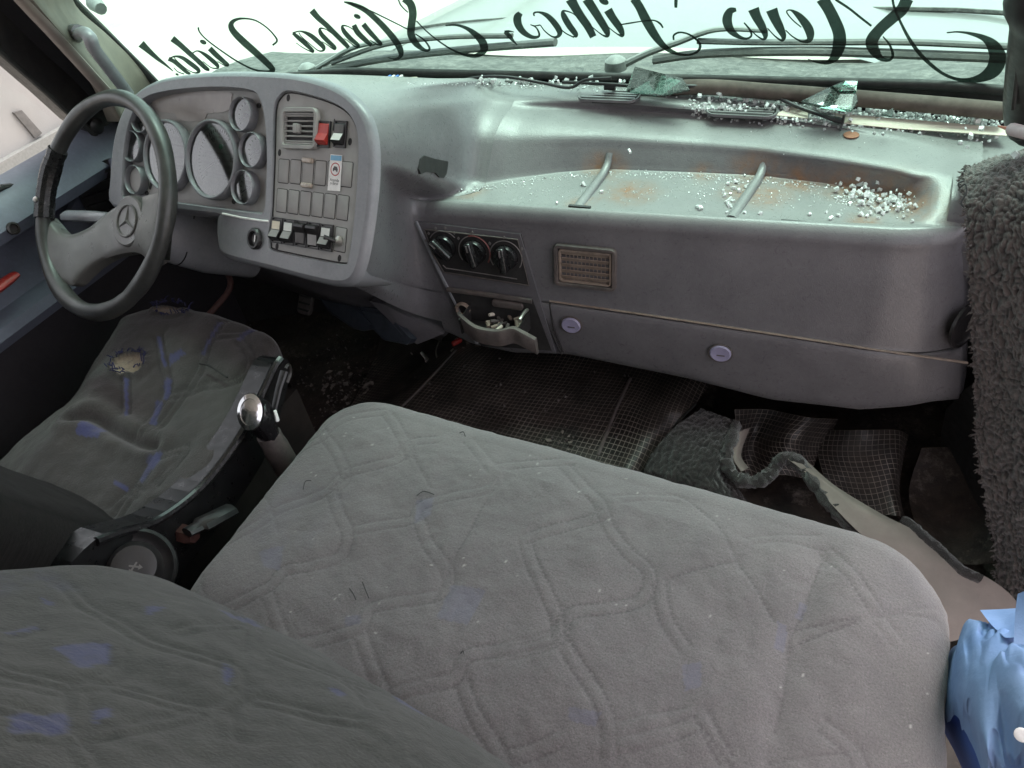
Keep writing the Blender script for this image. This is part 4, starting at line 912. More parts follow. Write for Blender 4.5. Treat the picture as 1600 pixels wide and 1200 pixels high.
put_rocker('rocker_switch', r3[2], a3, False, M['black'], (dk, dk)); put_rocker('rocker_switch', r3[3], a3, False, M['black'], (grey_cap, dk)); put_rocker('rocker_switch', r3[4], a3, True, M['black'], (grey_cap, win2))
u, v = cu(508, 210, VHH); put_rocker('red_switch', (u, v), a1 * .6, True, M['red'], None, cw * .82, chh * .9)
u, v = cu(533, 210, VHH); put_rocker('rocker_switch', (u, v), a1 * .6, True, M['black'], (win2, dk), cw * .82, chh * .9)
u, v = cu(519, 207, VHH); obj('switch_slot', rbox(.0018, .018, .0005, 0, .0006), M['face_dark'], vp, CF.mat(u + .002, v + .012, VHH))
Mk = CF.mat(*cu(531, 377, VHH), VHH)
tg = obj('toggle', lathe([(.0085, 0), (.0085, .004), (.006, .006), (.0035, .007), (.0032, .012)], 16), M['metal'], dash, Mk)
obj('toggle_lever', tube([(0, 0, .01), (-.006, .003, .020), (-.010, .004, .026)], [.003, .0034, .004], 8), M['black'], tg, Mk)
# sticker over the fifth cover
c0, c1, c2, c3 = (np.array(cu(x, y, VHH + .0016)) for x, y in ((516.5, 241), (535, 242.5), (531.5, 299), (511.5, 297.5)))
s = S().add([(*c3, 0), (*c2, 0), (*c1, 0), (*c0, 0)], [(0, 1, 2, 3)])
st0 = obj('sticker', s, M['label_white'], None, CF.mat(0, 0, VHH + .0016), False, 'white and blue sticker with a car in a red ring on the switch panel', 'sticker')
def bil(a_, b_): return (1 - b_) * ((1 - a_) * c0 + a_ * c1) + b_ * ((1 - a_) * c3 + a_ * c2)
Mst = CF.mat(0, 0, VHH + .0016)
q = [bil(.04, .02), bil(.96, .02), bil(.96, .16), bil(.04, .16)]; obj('blue_band', S().add([(*p, .0002) for p in q[::-1]], [(0, 1, 2, 3)]), M['label_blue'], st0, Mst, False)
cc = bil(.5, .40); rr_ = .40 * float(np.linalg.norm(c1 - c0)); obj('red_ring', lathe([(rr_, .0002), (rr_ * .84, .0002)], 32), M['label_red'], st0, Mst @ Matrix.Translation((cc[0], cc[1], 0)), False)
car = S(); car.join(rbox(rr_ * 1.0, rr_ * .34, rr_ * .1, .0001, .0004)); car.join(S().add(*(lambda z: (z.V, z.F))(prism([(-rr_ * .42, rr_ * .15), (rr_ * .42, rr_ * .15), (rr_ * .28, rr_ * .42), (-rr_ * .28, rr_ * .42)], .0001, .0004))))
for sx in (-1, 1): car.join(S().add(*(lambda z: (z.V, z.F))(rbox(rr_ * .22, rr_ * .2, rr_ * .04, .0001, .0004).xf(Matrix.Translation((sx * rr_ * .36, -rr_ * .24, 0))))))
obj('car_symbol', car, M['label_ink'], st0, Mst @ Matrix.Translation((cc[0], cc[1], 0)), False)
def text_mesh(tx, size):
    cu_ = bpy.data.curves.new('n', 'FONT'); cu_.body = tx; cu_.size = size; cu_.align_x = 'CENTER'; cu_.align_y = 'CENTER'; cu_.resolution_u = 3
    to = bpy.data.objects.new('n', cu_); COL.objects.link(to); me = to.evaluated_get(bpy.context.evaluated_depsgraph_get()).to_mesh()
    s2 = S().add([tuple(q.co) for q in me.vertices], [tuple(p.vertices) for p in me.polygons]); to.to_mesh_clear(); bpy.data.objects.remove(to); return s2
wd_ = float(np.linalg.norm(c1 - c0))
for tx, b_ in (('Acenda', .70), ('o farol', .79)):
    p = bil(.5, b_); obj('sticker_text', text_mesh(tx, wd_ * .26), M['label_ink'], st0, Mst @ Matrix.Translation((p[0], p[1], .0003)) @ Matrix.Rotation(a1 * .6, 4, 'Z'), False)
# ignition lock in the lower left of the bezel
Mk = CF.mat(*cu(400, 373, HB), HB)
ig = obj('ignition_lock', lathe([(.0165, -.002), (.0165, .005), (.0145, .008), (.0115, .008), (.0105, .003), (.0105, -.001), (0, -.001)], 28).xf(Matrix.Diagonal((1, 1.15, 1, 1))), M['black'], dash, Mk)
obj('key_slot', rbox(.0028, .012, .001, -.001, .003), M['metal'], ig, Mk)
obj('bezel_step', tube([(*cu(x, y, HB), HB + .0004) for x, y in ((348, 334), (376, 340), (408, 345), (420, 346))], .002, 6), M['label_white'], bez, CF.mat())

# ================================================================== lower dash under the binnacle: slope, fuse covers, end plate
G = [[P(330, 395, Y=1.12), P(404, 412, Y=1.04), P(470, 430, Y=1.03), P(548, 440, Y=1.03), P(600, 450, Y=1.08), P(650, 470, Y=1.12), P(706, 512, Y=1.13)],
     [P(330, 402, Y=1.14), P(408, 424, Y=1.08), P(480, 446, Y=1.07), P(556, 466, Y=1.08), P(606, 480, Y=1.10), P(652, 500, Y=1.12), P(700, 522, Y=1.13)],
     [P(330, 410, Y=1.20), P(412, 432, Y=1.14), P(500, 462, Y=1.10), P(566, 482, Y=1.11), P(610, 498, Y=1.12), P(652, 512, Y=1.13), P(692, 528, Y=1.14)],
     [P(330, 420, Y=1.4), P(420, 445, Y=1.3), P(505, 470, Y=1.2), P(570, 490, Y=1.2), P(612, 508, Y=1.2), P(652, 520, Y=1.2), P(690, 534, Y=1.2)]]
ld = obj('lower_panel', gridS(catgrid(G, 4, 4)), M['lowdash'], dash)
FU = Frame(P(560, 495, Y=1.10), (-.42, -1, .55))
def fu(x, y, h=0): return tuple(FU.uv(x, y, h))
for pts, cp in (([(500, 461), (553, 470), (600, 512), (572, 516), (556, 512), (520, 488)], (530, 488)), ([(560, 477), (602, 484), (646, 530), (640, 537), (604, 530), (582, 508)], (606, 508))):
    p = ccw([fu(x, y) for x, y in pts]); pc = obj('fuse_cover', prism([tuple(q) for q in p], -.01, .006), M['navy'], dash, FU.mat(), False)
    pi = p.mean(0) + (p - p.mean(0)) * .74; obj('cover_panel', prism([tuple(q) for q in pi], .006, .008), M['navy'], pc, FU.mat(), False)
    obj('cover_rim', tube([(*q, .006) for q in np.vstack([p, p[:1]])], .0018, 6, False), M['navy'], pc, FU.mat())
e0 = [P(577, 470, Y=1.055), P(600, 476, Y=1.055), P(692, 522, Y=1.075), P(652, 538, Y=1.06), P(640, 532, Y=1.06)]
s = S().add(e0 + [p + (0, .06, -.01) for p in e0], [(4, 3, 2, 1, 0), (0, 1, 6, 5), (1, 2, 7, 6), (2, 3, 8, 7), (3, 4, 9, 8), (4, 0, 5, 9)])
obj('knee_pad', s, M['lowdash'], dash, None, False)

# ================================================================== steering wheel and column
t_, yw = R_(40.1), R_(-11.25)
WFm = Frame((-1.303, .848, .701), (math.sin(yw) * math.cos(t_), -math.cos(yw) * math.cos(t_), math.sin(t_)))
RW = .2
wh = thing('steering_wheel', 'black four hundred millimetre steering wheel with one broad spoke and star emblem'.replace('four hundred millimetre ', 'worn '), 'steering wheel', WFm.o)
Wm = WFm.mat()
rim = [(RW * math.cos(a), RW * math.sin(a), 0) for a in np.linspace(0, 2 * math.pi, 97)[:-1]]
L = []
for k, (x, y, z) in enumerate(rim):
    a = 2 * math.pi * k / 96; rr0 = .0146 + .0008 * math.sin(9 * a) + (.0015 if 60 < k < 84 else 0); c, s_ = math.cos(a), math.sin(a)
    L.append([((RW + rr0 * math.cos(q)) * c, (RW + rr0 * math.cos(q)) * s_, rr0 * 1.08 * math.sin(q)) for q in [2 * math.pi * j / 14 for j in range(14)]])
L.append(L[0]); obj('rim', loft(L), M['wheel'], wh, Wm)
def wuv(x, y, h=0): return WFm.uv(x, y, h)
# spoke plate: a crescent crossing the wheel, sunk toward the hub (outline given in the photo's order, top edge then bottom edge)
top_e = [(72, 338), (100, 366), (135, 358), (165, 335), (190, 320), (222, 308), (244, 302), (258, 298)]
bot_e = [(84, 440), (112, 446), (130, 430), (152, 412), (176, 400), (205, 394), (222, 398), (236, 412), (248, 404)]
def wpt(x, y):
    u, v = wuv(x, y); r = math.hypot(u, v); return u, v
def dish(r): return -.003 - .050 * min(max(1 - r / (RW * .97), 0), 1) ** .8
def wd_(x, y):
    h = -.02
    for _ in range(6): q = wuv(x, y, h); h = dish(math.hypot(*q))
    return q
T = cat([wd_(x, y) for x, y in top_e], 6); Bt = cat([wd_(x, y) for x, y in bot_e], 6)
def resamp(c, n_):
    d = np.concatenate([[0], np.cumsum(np.linalg.norm(np.diff(c, axis=0), axis=1))]); q = np.linspace(0, d[-1], n_); return np.stack([np.interp(q, d, c[:, i]) for i in range(2)], 1)
T, Bt = resamp(T, 44), resamp(Bt, 44)
rows = []
for f_ in np.linspace(0, 1, 15):
    c = T + (Bt - T) * f_; r = np.linalg.norm(c, axis=1); z = np.array([dish(q) for q in r]); bulge = .012 * math.sin(math.pi * f_) ** .6
    rows.append([(x, y, zz + bulge) for (x, y), zz in zip(c, z)])
back = [[(x, y, z - .022) for x, y, z in rows[0]]]; back2 = [[(x, y, z - .022) for x, y, z in rows[-1]]]
obj('spoke', gridS(back + rows + back2 + back), M['spoke'], wh, Wm, True, angle=60)
# hub boss and emblem
hc = wuv(203, 346, -.029); hm = WFm.mat(hc[0], hc[1], -.029)
obj('hub_pad', lathe([(.050, -.008), (.0475, .004), (.0445, .0062), (.042, .0058), (0, .0062)], 40), M['spoke'], wh, hm)
emb = lathe([(.0315, .005), (.0315, .0078), (.0295, .0088), (.0275, .0078), (.0275, .005)], 40)
for k in range(3):
    a = R_(90 + 8 + 120 * k); d = np.array([math.cos(a), math.sin(a)]); nn = np.array([-d[1], d[0]])
    p = [(*(nn * .0042), .0062), (*(d * .0285), .0068), (*(-nn * .0042), .0062), (0, 0, .0098)]
    emb.add(p, [(0, 3, 1), (3, 2, 1)])
obj('star_emblem', emb, M['spoke'], wh, hm, False)
obj('hub_sleeve', lathe([(.040, -.075), (.043, -.055), (.040, -.036), (0, -.036)], 30), M['black'], wh, WFm.mat(.004, -.018, -.02))
tp = S()
for k in range(12):
    a0 = R_(157 + k * 3.4); r0 = .0172 + random.uniform(-.0007, .0012)
    Ls = []
    for a in (a0, a0 + R_(1.7), a0 + R_(3.3)):
        c, s_ = math.cos(a), math.sin(a); Ls.append([((RW + r0 * math.cos(q)) * c, (RW + r0 * math.cos(q)) * s_, r0 * 1.06 * math.sin(q)) for q in [2 * math.pi * j / 12 for j in range(12)]])
    tp.join(loft(Ls, True, True, True))
obj('tape_wrap', tp, M['tape'], wh, Wm, False)
a = R_(198); obj('rim_stud', lathe([(.006, 0), (.0065, .003), (.004, .006), (0, .007)], 14), M['metal'], wh, WFm.mat(RW * math.cos(R_(188)), RW * math.sin(R_(188)), .016))
# column shroud, stalk
cl = thing('steering_column', 'grey steering column shroud behind the wheel', 'steering column', WFm.pt(0, 0, -.09))
Lc = []
for h, w_, h_, dx, dy in ((-.085, .085, .09, 0, -.012), (-.092, .105, .108, 0, -.012), (-.11, .118, .122, .0, -.012), (-.15, .125, .135, .0, -.016), (-.22, .13, .14, .0, -.02), (-.34, .12, .13, .0, -.02)):
    Lc.append([(x + dx, y + dy, h) for x, y in rr(w_, h_, .035, 6)])
obj('shroud', loft(Lc, True, True, True), M['bezel'], cl, Wm)
obj('shroud_seam', tube([(x, y - .016, -.15) for x, y in rr(.127, .137, .035, 6)], .0012, 6), M['face_dark'], cl, Wm)
obj('shaft', lathe([(.028, -.95), (.028, -.3)], 18).xf(Matrix.Identity(4)), M['dark_metal'], cl, WFm.mat(.02, -.03))
sp = [P(104, 337, pl=WFm.raised(-.07)), P(130, 338, pl=WFm.raised(-.07)), P(160, 340, pl=WFm.raised(-.07)), P(190, 345, pl=WFm.raised(-.08))]
obj('stalk', tube(cat(sp, 4), [.016] * 3 + [.0165] * 4 + [.0155] * 4 + [.012] * 2, 10, True, .62), M['bezel'], cl)
obj('stalk_tip', tube([sp[0] + (sp[0] - sp[1]) * .12, sp[0]], [.009, .0125], 10, True, .7), M['bezel'], cl)
obj('stalk_nub', tube([sp[0] + (sp[0] - sp[1]) * .32, sp[0] + (sp[0] - sp[1]) * .1], [.003, .004], 8), M['label_white'], cl)
f = Frame(sp[1], WFm.n)
for k, x in enumerate((112, 135, 152)):
    obj('stalk_mark', rbox(.009, .005, .0015, 0, .0006), M['print_grey'], cl, Frame(P(x, 338 + k, pl=WFm.raised(-.0655)), WFm.n).mat())
# dark louvre in the left end of the dash, beside the door
Fl = Frame(P(160, 300, X=-1.60), (.72, -.68, .1))
lv = obj('side_louvre', rbox(.10, .13, .01, -.01, .002), M['black'], dash, Fl.mat())
s0 = None
for k in range(5):
    Mk = Fl.mat(0, -.044 + .022 * k, .004)
    if s0 is None: s0 = obj('louvre_slat', rbox(.085, .006, .001, 0, .006), M['black'], lv, Mk)
    else: again(s0, lv, Mk)
# left end of the dash reaching to the door
G = [[P(118, 285, X=-1.6), P(150, 262, Y=1.12), P(185, 240, Y=1.06)], [P(108, 318, X=-1.62), P(150, 300, Y=1.14), P(185, 300, Y=1.06)], [P(80, 380, X=-1.62), P(140, 372, Y=1.14), P(200, 350, Y=1.08)], [P(80, 430, X=-1.64), P(140, 420, Y=1.2), P(210, 400, Y=1.2)]]
obj('end_panel', gridS(catgrid(G, 5, 5)), M['door'], dash)
# ================================================================== quilted seats
from mathutils.kdtree import KDTree
def polyd(pts, lines, want_dash=False):
    """distance from each 2D point to a set of polylines (sampled every 1.2 mm), and a stitch rhythm along them"""
    smp, run = [], []
    for l in lines:
        d = np.concatenate([[0], np.cumsum(np.linalg.norm(np.diff(l, axis=0), axis=1))]); q = np.arange(0, d[-1], .0012); smp.append(np.stack([np.interp(q, d, l[:, 0]), np.interp(q, d, l[:, 1])], 1)); run.append(q)
    smp, run = np.concatenate(smp), np.concatenate(run); kd = KDTree(len(smp))
    for i, (x, y) in enumerate(smp): kd.insert((x, y, 0), i)
    kd.balance(); r = [kd.find((x, y, 0)) for x, y in pts]
    ds_ = np.array([q[2] for q in r]); 
    if want_dash: return ds_, (np.mod(run[[q[1] for q in r]], .0075) < .0048)
    return ds_
def pair(l, off):
    l = cat(np.asarray(l, float), 6); t = np.gradient(l, axis=0); t /= np.linalg.norm(t, axis=1)[:, None] + 1e-12; nr = np.stack([-t[:, 1], t[:, 0]], 1)
    return [l + nr * off, l - nr * off]
def fbm(p, sc, seed=0): return np.array([noise.fractal(Vector((x * sc, y * sc, seed)), .8, 2.1, 4) for x, y in p])
def drape(X, Y_, x0, x1, y0, y1, rc, re, depth):
    """sheet points laid over a rounded box: returns local (x, y, drop) so the edge rolls over with radius re"""
    cx, cy, hx, hy = (x0 + x1) / 2, (y0 + y1) / 2, (x1 - x0) / 2 - re, (y1 - y0) / 2 - re; r = max(rc - re, .004)
    px, py = X - cx, Y_ - cy; qx, qy = np.abs(px) - (hx - r), np.abs(py) - (hy - r)
    ox, oy = np.maximum(qx, 0), np.maximum(qy, 0); L = np.hypot(ox, oy); d = L + np.minimum(np.maximum(qx, qy), 0) - r
    nx = np.where(L > 1e-9, ox / (L + 1e-12), (qx > qy) * 1.0) * np.sign(px); ny = np.where(L > 1e-9, oy / (L + 1e-12), (qx <= qy) * 1.0) * np.sign(py)
    e = np.maximum(d, 0); a = np.minimum(e / re, math.pi / 2); fl = np.maximum(e - re * math.pi / 2, 0)
    bx, by = X - nx * e, Y_ - ny * e
    return bx + nx * re * np.sin(a), by + ny * re * np.sin(a), re * (1 - np.cos(a)) + np.minimum(fl, depth), d

# ---------------- bench: two-seat passenger cushion
bench = thing('passenger_bench', 'wide grey quilted passenger bench with backrest in the middle of the cab', 'bench', (-.3, .45, .0))
ZB = .45
def bxy(x, y): return P(x, y, z=ZB)[:2]
C5 = lambda L: [bxy(250 + x / 2, 600 + y / 2) for x, y in L]
C6 = lambda L: [bxy(800 + x / 2, 700 + y / 2) for x, y in L]
dbl = [C5(l) for l in (
 [(405, 210), (470, 182), (505, 168), (540, 130), (600, 104), (700, 88)], [(505, 100), (500, 140), (540, 200), (578, 270), (580, 310), (545, 345)],
 [(150, 505), (300, 440), (380, 385), (520, 340), (580, 290), (680, 262), (745, 242), (790, 190), (870, 175)], [(705, 90), (735, 130), (765, 185), (790, 240)],
 [(540, 345), (565, 420), (592, 480), (565, 545), (480, 575), (390, 592), (350, 635), (270, 672), (190, 700)],
 [(605, 470), (700, 452), (790, 435), (815, 395), (900, 365), (1030, 340), (1062, 300), (1065, 270), (1150, 255), (1300, 238)],
 [(815, 440), (840, 510), (890, 580), (905, 630), (870, 675), (760, 692), (660, 710), (630, 770), (530, 795), (440, 812)],
 [(965, 175), (1000, 220), (1045, 285)], [(340, 665), (370, 760), (405, 845)], [(630, 790), (660, 880), (700, 970), (715, 1010)],
 [(715, 975), (820, 952), (920, 930), (965, 865), (1090, 840), (1210, 815), (1255, 770)], [(945, 940), (980, 1030), (1030, 1110), (1070, 1180)], [(1085, 1165), (1180, 1140), (1250, 1112)],
 [(100, 620), (130, 690), (160, 700)])]
dbl += [C6(l) for l in (
 [(45, 300), (120, 275), (250, 240), (290, 225)], [(45, 310), (70, 390), (110, 470), (140, 540), (150, 610)], [(165, 60), (225, 130), (275, 190), (305, 270), (370, 350), (420, 390), (430, 440), (395, 490), (300, 515), (180, 535), (150, 610), (70, 640), (-10, 655)],
 [(150, 610), (210, 700), (270, 790), (300, 880), (300, 980)], [(460, 440), (480, 540), (540, 640)],
 [(980, 320), (1060, 400), (1120, 480), (1160, 540), (1210, 600)], [(330, 940), (450, 915), (560, 880)], [(970, 170 + 700), (1060, 940), (1100, 1010)], [(590, 840), (620, 900), (670, 985)])]
sgl = [C6(l) for l in ([(320, 160), (420, 150), (520, 150), (590, 200), (650, 262), (700, 360), (760, 450), (820, 550)], [(330, 190), (420, 170), (520, 172)], [(480, 425), (570, 395), (700, 365)], [(730, 290), (800, 278), (960, 270)],
 [(750, 310), (840, 300), (980, 318)], [(975, 340), (935, 440), (905, 530), (870, 600), (850, 760), (820, 900)], [(860, 570), (1000, 550), (1150, 520), (1340, 470)], [(900, 610), (1040, 560), (1200, 512), (1340, 512)], [(340, 862), (440, 840), (540, 822)], [(590, 880), (650, 960), (690, 1010)], [(800, 990), (960, 965), (1100, 940)])]
sgl += [C5(l) for l in ([(1060, 310), (1010, 400), (960, 500), (910, 590), (860, 700)], [(130, 590), (110, 640), (125, 680)], [(300, 320), (340, 370), (370, 470)], [(780, 200), (820, 280), (850, 335)])]
lines = [q for l in dbl for q in pair(l, .0085)] + [cat(l, 6) for l in sgl]
x0, x1 = -.785, .180
nx, ny = 600, 400
gx = np.linspace(x0 - .2, x1 + .2, nx); gy = np.linspace(.10, .94, ny); X, Y0 = np.meshgrid(gx, gy)
sk = lambda x: -.062 * (x + .73)
bx, by, drop, dd = drape(X, Y0, x0, x1, .14, .764, .10, .045, .13)
top = np.stack([bx, by + sk(bx)], -1).reshape(-1, 2)
ds, dsh = polyd(top, lines, True)
seam = np.exp(-(ds / .0022) ** 2); puff = 1 - np.exp(-(ds / .016) ** 2)
inside = (np.clip(-dd / .05, 0, 1)).reshape(-1)
wr = fbm(top, 7, 3) * .006 + fbm(top, 22, 5) * .0018
zz = ZB - drop.reshape(-1) - .0010 * np.exp(-(ds / .0028) ** 2) + .0006 * (puff - 1) + .8 * wr * (.35 + .65 * inside) + .012 * np.sin(np.clip((bx.reshape(-1) - x0) / (x1 - x0), 0, 1) * math.pi) * inside - .016 * np.clip((bx.reshape(-1) - .06) / .12, 0, 1)
# the long soft crease across the right half
cr_l = [cat(C6([(975, 345), (935, 450), (890, 570), (850, 700), (830, 860), (815, 1000)]), 6)]
dc = polyd(top, cr_l); zz += -.005 * np.exp(-(dc / .018) ** 2) - .05 * np.clip((.37 - top[:, 1]) / .20, 0, 1) ** 1.5
edge = fbm(np.stack([bx.reshape(-1) * 1.0, by.reshape(-1)], 1), 14, 9) * .004 * np.clip(drop.reshape(-1) / .03, 0, 1)
G = np.stack([bx.reshape(-1) + edge, by.reshape(-1) + sk(bx).reshape(-1) + edge, zz], -1).reshape(ny, nx, 3)
cush = obj('cushion', gridS(G), M['bench'], bench, None, True, angle=180)
arc = np.stack([X, Y0], -1).reshape(-1, 2); uvset(cush, arc)
paint(cush, 'seam', np.exp(-(ds / .0017) ** 2) * dsh * np.clip(.75 + fbm(top, 12, 2) * 1.2, .15, 1))
def blobs(pts, spec):
    o_ = np.zeros(len(pts))
    for poly in spec:
        c = np.array(poly); inn = np.ones(len(pts), bool)
        c = ccw(c)
        for i in range(len(c)):
            a_, b_ = c[i], c[(i + 1) % len(c)]; inn &= ((b_[0] - a_[0]) * (pts[:, 1] - a_[1]) - (b_[1] - a_[1]) * (pts[:, 0] - a_[0])) > 0
        o_ = np.maximum(o_, inn)
    return o_
paint(cush, 'patch', blobs(top, [C5(l) for l in ([(915, 640), (1020, 660), (965, 770), (870, 750)], [(805, 375), (860, 365), (850, 420), (800, 450)], [(580, 735), (630, 730), (635, 760), (585, 765)], [(310, 530), (390, 510), (380, 590), (330, 580)])] + [C6(l) for l in ([(830, 545), (860, 560), (850, 640), (820, 630)], [(900, 480), (925, 490), (905, 540), (885, 530)], [(530, 690), (590, 680), (590, 760), (540, 770)], [(180, 820), (280, 840), (260, 880), (180, 860)])]) * .55)
lint = np.zeros(len(top)); 
for k in range(80):
    c = np.array([random.uniform(x0, x1), random.uniform(.25, .72)]); lint = np.maximum(lint, (np.linalg.norm(top - c, axis=1) < random.uniform(.0009, .0018)) * random.uniform(.2, .6))
paint(cush, 'lint', lint)
obj('base_box', boxS(x0 + .05, x1 - .05, .10, .66, .015, .36), M['dark_metal'], bench, None, False)
obj('cushion_underside', boxS(x0 + .02, x1 - .02, .12, .70 - .02, .33, .37), M['black_matt'], bench, None, False)
# dark hairs and loose threads on the cushion
th = S()
for a_, b_, c_ in (((455, 345), (462, 320), (480, 318)), ((808, 365), (830, 352), (862, 362)), ((640, 635), (650, 660), (660, 685)), ((600, 655), (612, 672), (620, 690)), ((940, 170), (952, 166), (958, 180)), ((375, 855), (385, 835), (380, 815)), ((945, 858), (952, 850), (956, 862))):
    th.join(tube(cat([np.append(q, ZB + .012) for q in C5([a_, b_, c_])], 4), .0007, 5))
obj('loose_thread', th, M['face_dark'], bench, None, True, kind='stuff')

# ---------------- bench backrest in the foreground: puffy slab leaning back
BF = Frame((-.32, .222, .468), (.165, math.cos(R_(31)), math.sin(R_(31))), (0, -math.sin(R_(31)), math.cos(R_(31))))
if BF.u[0] < 0: pass
nx, ny = 330, 300
U, V_ = np.meshgrid(np.linspace(-.72, .72, nx), np.linspace(-.18, .86, ny))
bu, bv, drop, dd = drape(U, V_, -.505, .475, -.06, .72, .10, .06, .05)
pts2 = np.stack([bu, bv], -1).reshape(-1, 2)
def ruv(x, y):
    q = P(x, y, pl=BF.raised(.02)) - BF.o; return (q @ BF.u, q @ BF.v)
C7 = lambda L: [ruv(x / 2.5, 860 + y / 2.5) for x, y in L]
dbl = [C7(l) for l in ([(0, 520), (120, 550), (270, 590), (400, 600), (520, 640), (640, 680), (780, 720), (870, 690), (920, 680)], [(425, 460), (420, 540), (350, 580), (285, 610), (285, 700), (270, 780), (190, 820)], [(240, 175), (300, 250), (400, 330), (520, 430), (640, 490), (760, 545), (850, 590), (870, 690), (830, 720), (840, 830)],
 [(800, 720), (600, 750), (400, 780), (190, 800), (0, 790)], [(890, 340), (930, 420), (920, 540)], [(940, 710), (1080, 760), (1200, 810), (1330, 850)], [(1240, 650), (1330, 720), (1380, 800)], [(0, 350), (60, 345), (120, 325)], [(640, 420), (880, 420), (960, 430)], [(1000, 540), (1130, 600), (1260, 650), (1420, 680)])]
lines = [q for l in dbl for q in pair(l, .0075)]
# hidden upper part of the same cover: a plain repeat of the quilting
for k in range(4):
    for j in range(5):
        cx, cy = -.40 + .19 * j, .36 + .11 * k; lines += pair([(cx, cy), (cx + .05, cy + .05), (cx + .14, cy + .03), (cx + .19, cy + .08)], .0075)
ds, dsh = polyd(pts2, lines, True)
crown = .035 * np.cos(np.clip(pts2[:, 0] / .475, -1, 1) * math.pi / 2) + .03 * np.exp(-((pts2[:, 1] - .10) / .16) ** 2)
h = crown - drop.reshape(-1) - .0016 * np.exp(-(ds / .0035) ** 2) - .0012 * np.exp(-(ds / .016) ** 2) + fbm(pts2, 6, 11) * .004 + fbm(pts2, 24, 12) * .0008
G = (BF.o + pts2[:, :1] * BF.u + pts2[:, 1:] * BF.v + h[:, None] * BF.n).reshape(ny, nx, 3)
rc_ = obj('backrest', gridS(G), M['rest'], bench, None, True, angle=180, label='dark grey quilted backrest'); uvset(rc_, np.stack([U, V_], -1).reshape(-1, 2))
paint(rc_, 'seam', np.exp(-(ds / .0018) ** 2) * dsh * np.clip(.6 + fbm(pts2, 12, 2) * 1.2, .1, 1))
paint(rc_, 'patch', blobs(pts2, [C7(l) for l in ([(180, 430), (390, 430), (400, 500), (280, 520)], [(520, 310), (600, 325), (530, 345)], [(330, 690), (400, 680), (390, 730), (330, 740)], [(800, 340), (950, 350), (980, 400), (850, 380)], [(1200, 700), (1280, 740), (1240, 750)], [(0, 720), (240, 700), (240, 780), (0, 790)], [(0, 345), (120, 320), (130, 335), (0, 356)], [(1480, 690), (1600, 740), (1600, 790), (1500, 740)], [(820, 560), (845, 600), (835, 650), (815, 600)], [(120, 200), (200, 240), (180, 250)])]) * .9)
s = boxS(-.44, .44, -.02, .66, -.09, -.045); obj('back_shell', s, M['black_matt'], rc_, BF.mat(), False)

# ---------------- driver's seat
ds_ = thing('driver_seat', 'worn dark driver seat with torn cover showing foam', 'driver seat', (-1.2, .55, 0))
def Zr(*a): return [P(x, y, z=z) for x, y, z in a]
G = [Zr((196, 520, .31), (208, 506, .36), (262, 500, .37), (340, 512, .37), (418, 548, .37), (442, 584, .31)),
     Zr((190, 502, .39), (203, 492, .432), (262, 480, .435), (340, 494, .435), (420, 524, .432), (446, 566, .37)),
     Zr((176, 520, .38), (196, 505, .44), (262, 498, .445), (338, 512, .445), (414, 538, .44), (438, 585, .37)),
     Zr((150, 560, .37), (178, 545, .43), (248, 545, .432), (324, 562, .432), (402, 590, .435), (428, 640, .36)),
     Zr((118, 612, .37), (146, 602, .428), (214, 610, .42), (290, 628, .42), (376, 652, .435), (408, 690, .36)),
     Zr((80, 650, .37), (118, 642, .425), (172, 660, .41), (248, 682, .41), (338, 712, .43), (378, 742, .36)),
     Zr((40, 682, .37), (84, 676, .42), (140, 704, .405), (206, 738, .405), (292, 762, .425), (330, 790, .36)),
     Zr((0, 720, .37), (46, 720, .41), (110, 760, .40), (176, 800, .40), (236, 815, .41), (268, 834, .36)),
     Zr((-40, 770, .36), (10, 780, .39), (80, 820, .39), (140, 860, .39), (190, 870, .39), (220, 880, .34))]
KR, KC = 20, 24
G = catgrid(G, KR, KC)
nr_, nc_ = G.shape[:2]; pts3 = G.reshape(-1, 3); p2 = pts3[:, :2]
C1 = lambda L: [P(x * .4252, 430 + y * .425, z=.425)[:2] for x, y in L]
lines = []
for l in ([(590, 240), (600, 330), (610, 400), (560, 480), (490, 560)], [(830, 195), (760, 290), (720, 370), (640, 460), (540, 560)], [(740, 300), (800, 250), (900, 240), (970, 205)], [(750, 405), (880, 400), (930, 330), (890, 260)], [(460, 370), (455, 440), (445, 490)], [(575, 640), (680, 632), (560, 750)], [(410, 850), (500, 720), (570, 630)], [(390, 820), (460, 760), (500, 780)], [(620, 430), (700, 420), (760, 400)]):
    lines += pair(C1(l), .008)
crl = [cat(C1([(255, 520), (340, 515), (420, 555), (500, 590), (550, 600)]), 6)]
dsm = polyd(p2, lines); dcr = polyd(p2, crl)
wr = fbm(p2, 8, 21) * .0045 + fbm(p2, 26, 22) * .0012
z = -.0034 * np.exp(-(dsm / .0045) ** 2) - .003 * np.exp(-(dsm / .016) ** 2) - .014 * np.exp(-(dcr / .010) ** 2) + .006 * np.exp(-((dcr - .025) / .014) ** 2) + wr
hole = np.zeros(len(p2)); 
for (cx, cy), rx, ry in ((C1([(645, 152)])[0], .040, .018), (C1([(478, 330)])[0], .036, .028)):
    q = np.hypot((p2[:, 0] - cx) / rx, (p2[:, 1] - cy) / ry) + .55 * fbm(p2, 38, 31); hole = np.maximum(hole, np.clip((1.0 - q) * 5, 0, 1)); z -= .006 * np.clip((1.0 - q) * 3, 0, 1); z += .005 * np.exp(-((q - 1.15) / .22) ** 2)
pts3 = pts3 + np.stack([0 * z, 0 * z, z], 1)
dc_ = obj('cushion', gridS(pts3.reshape(nr_, nc_, 3)), M['seat'], ds_, None, True, angle=180)
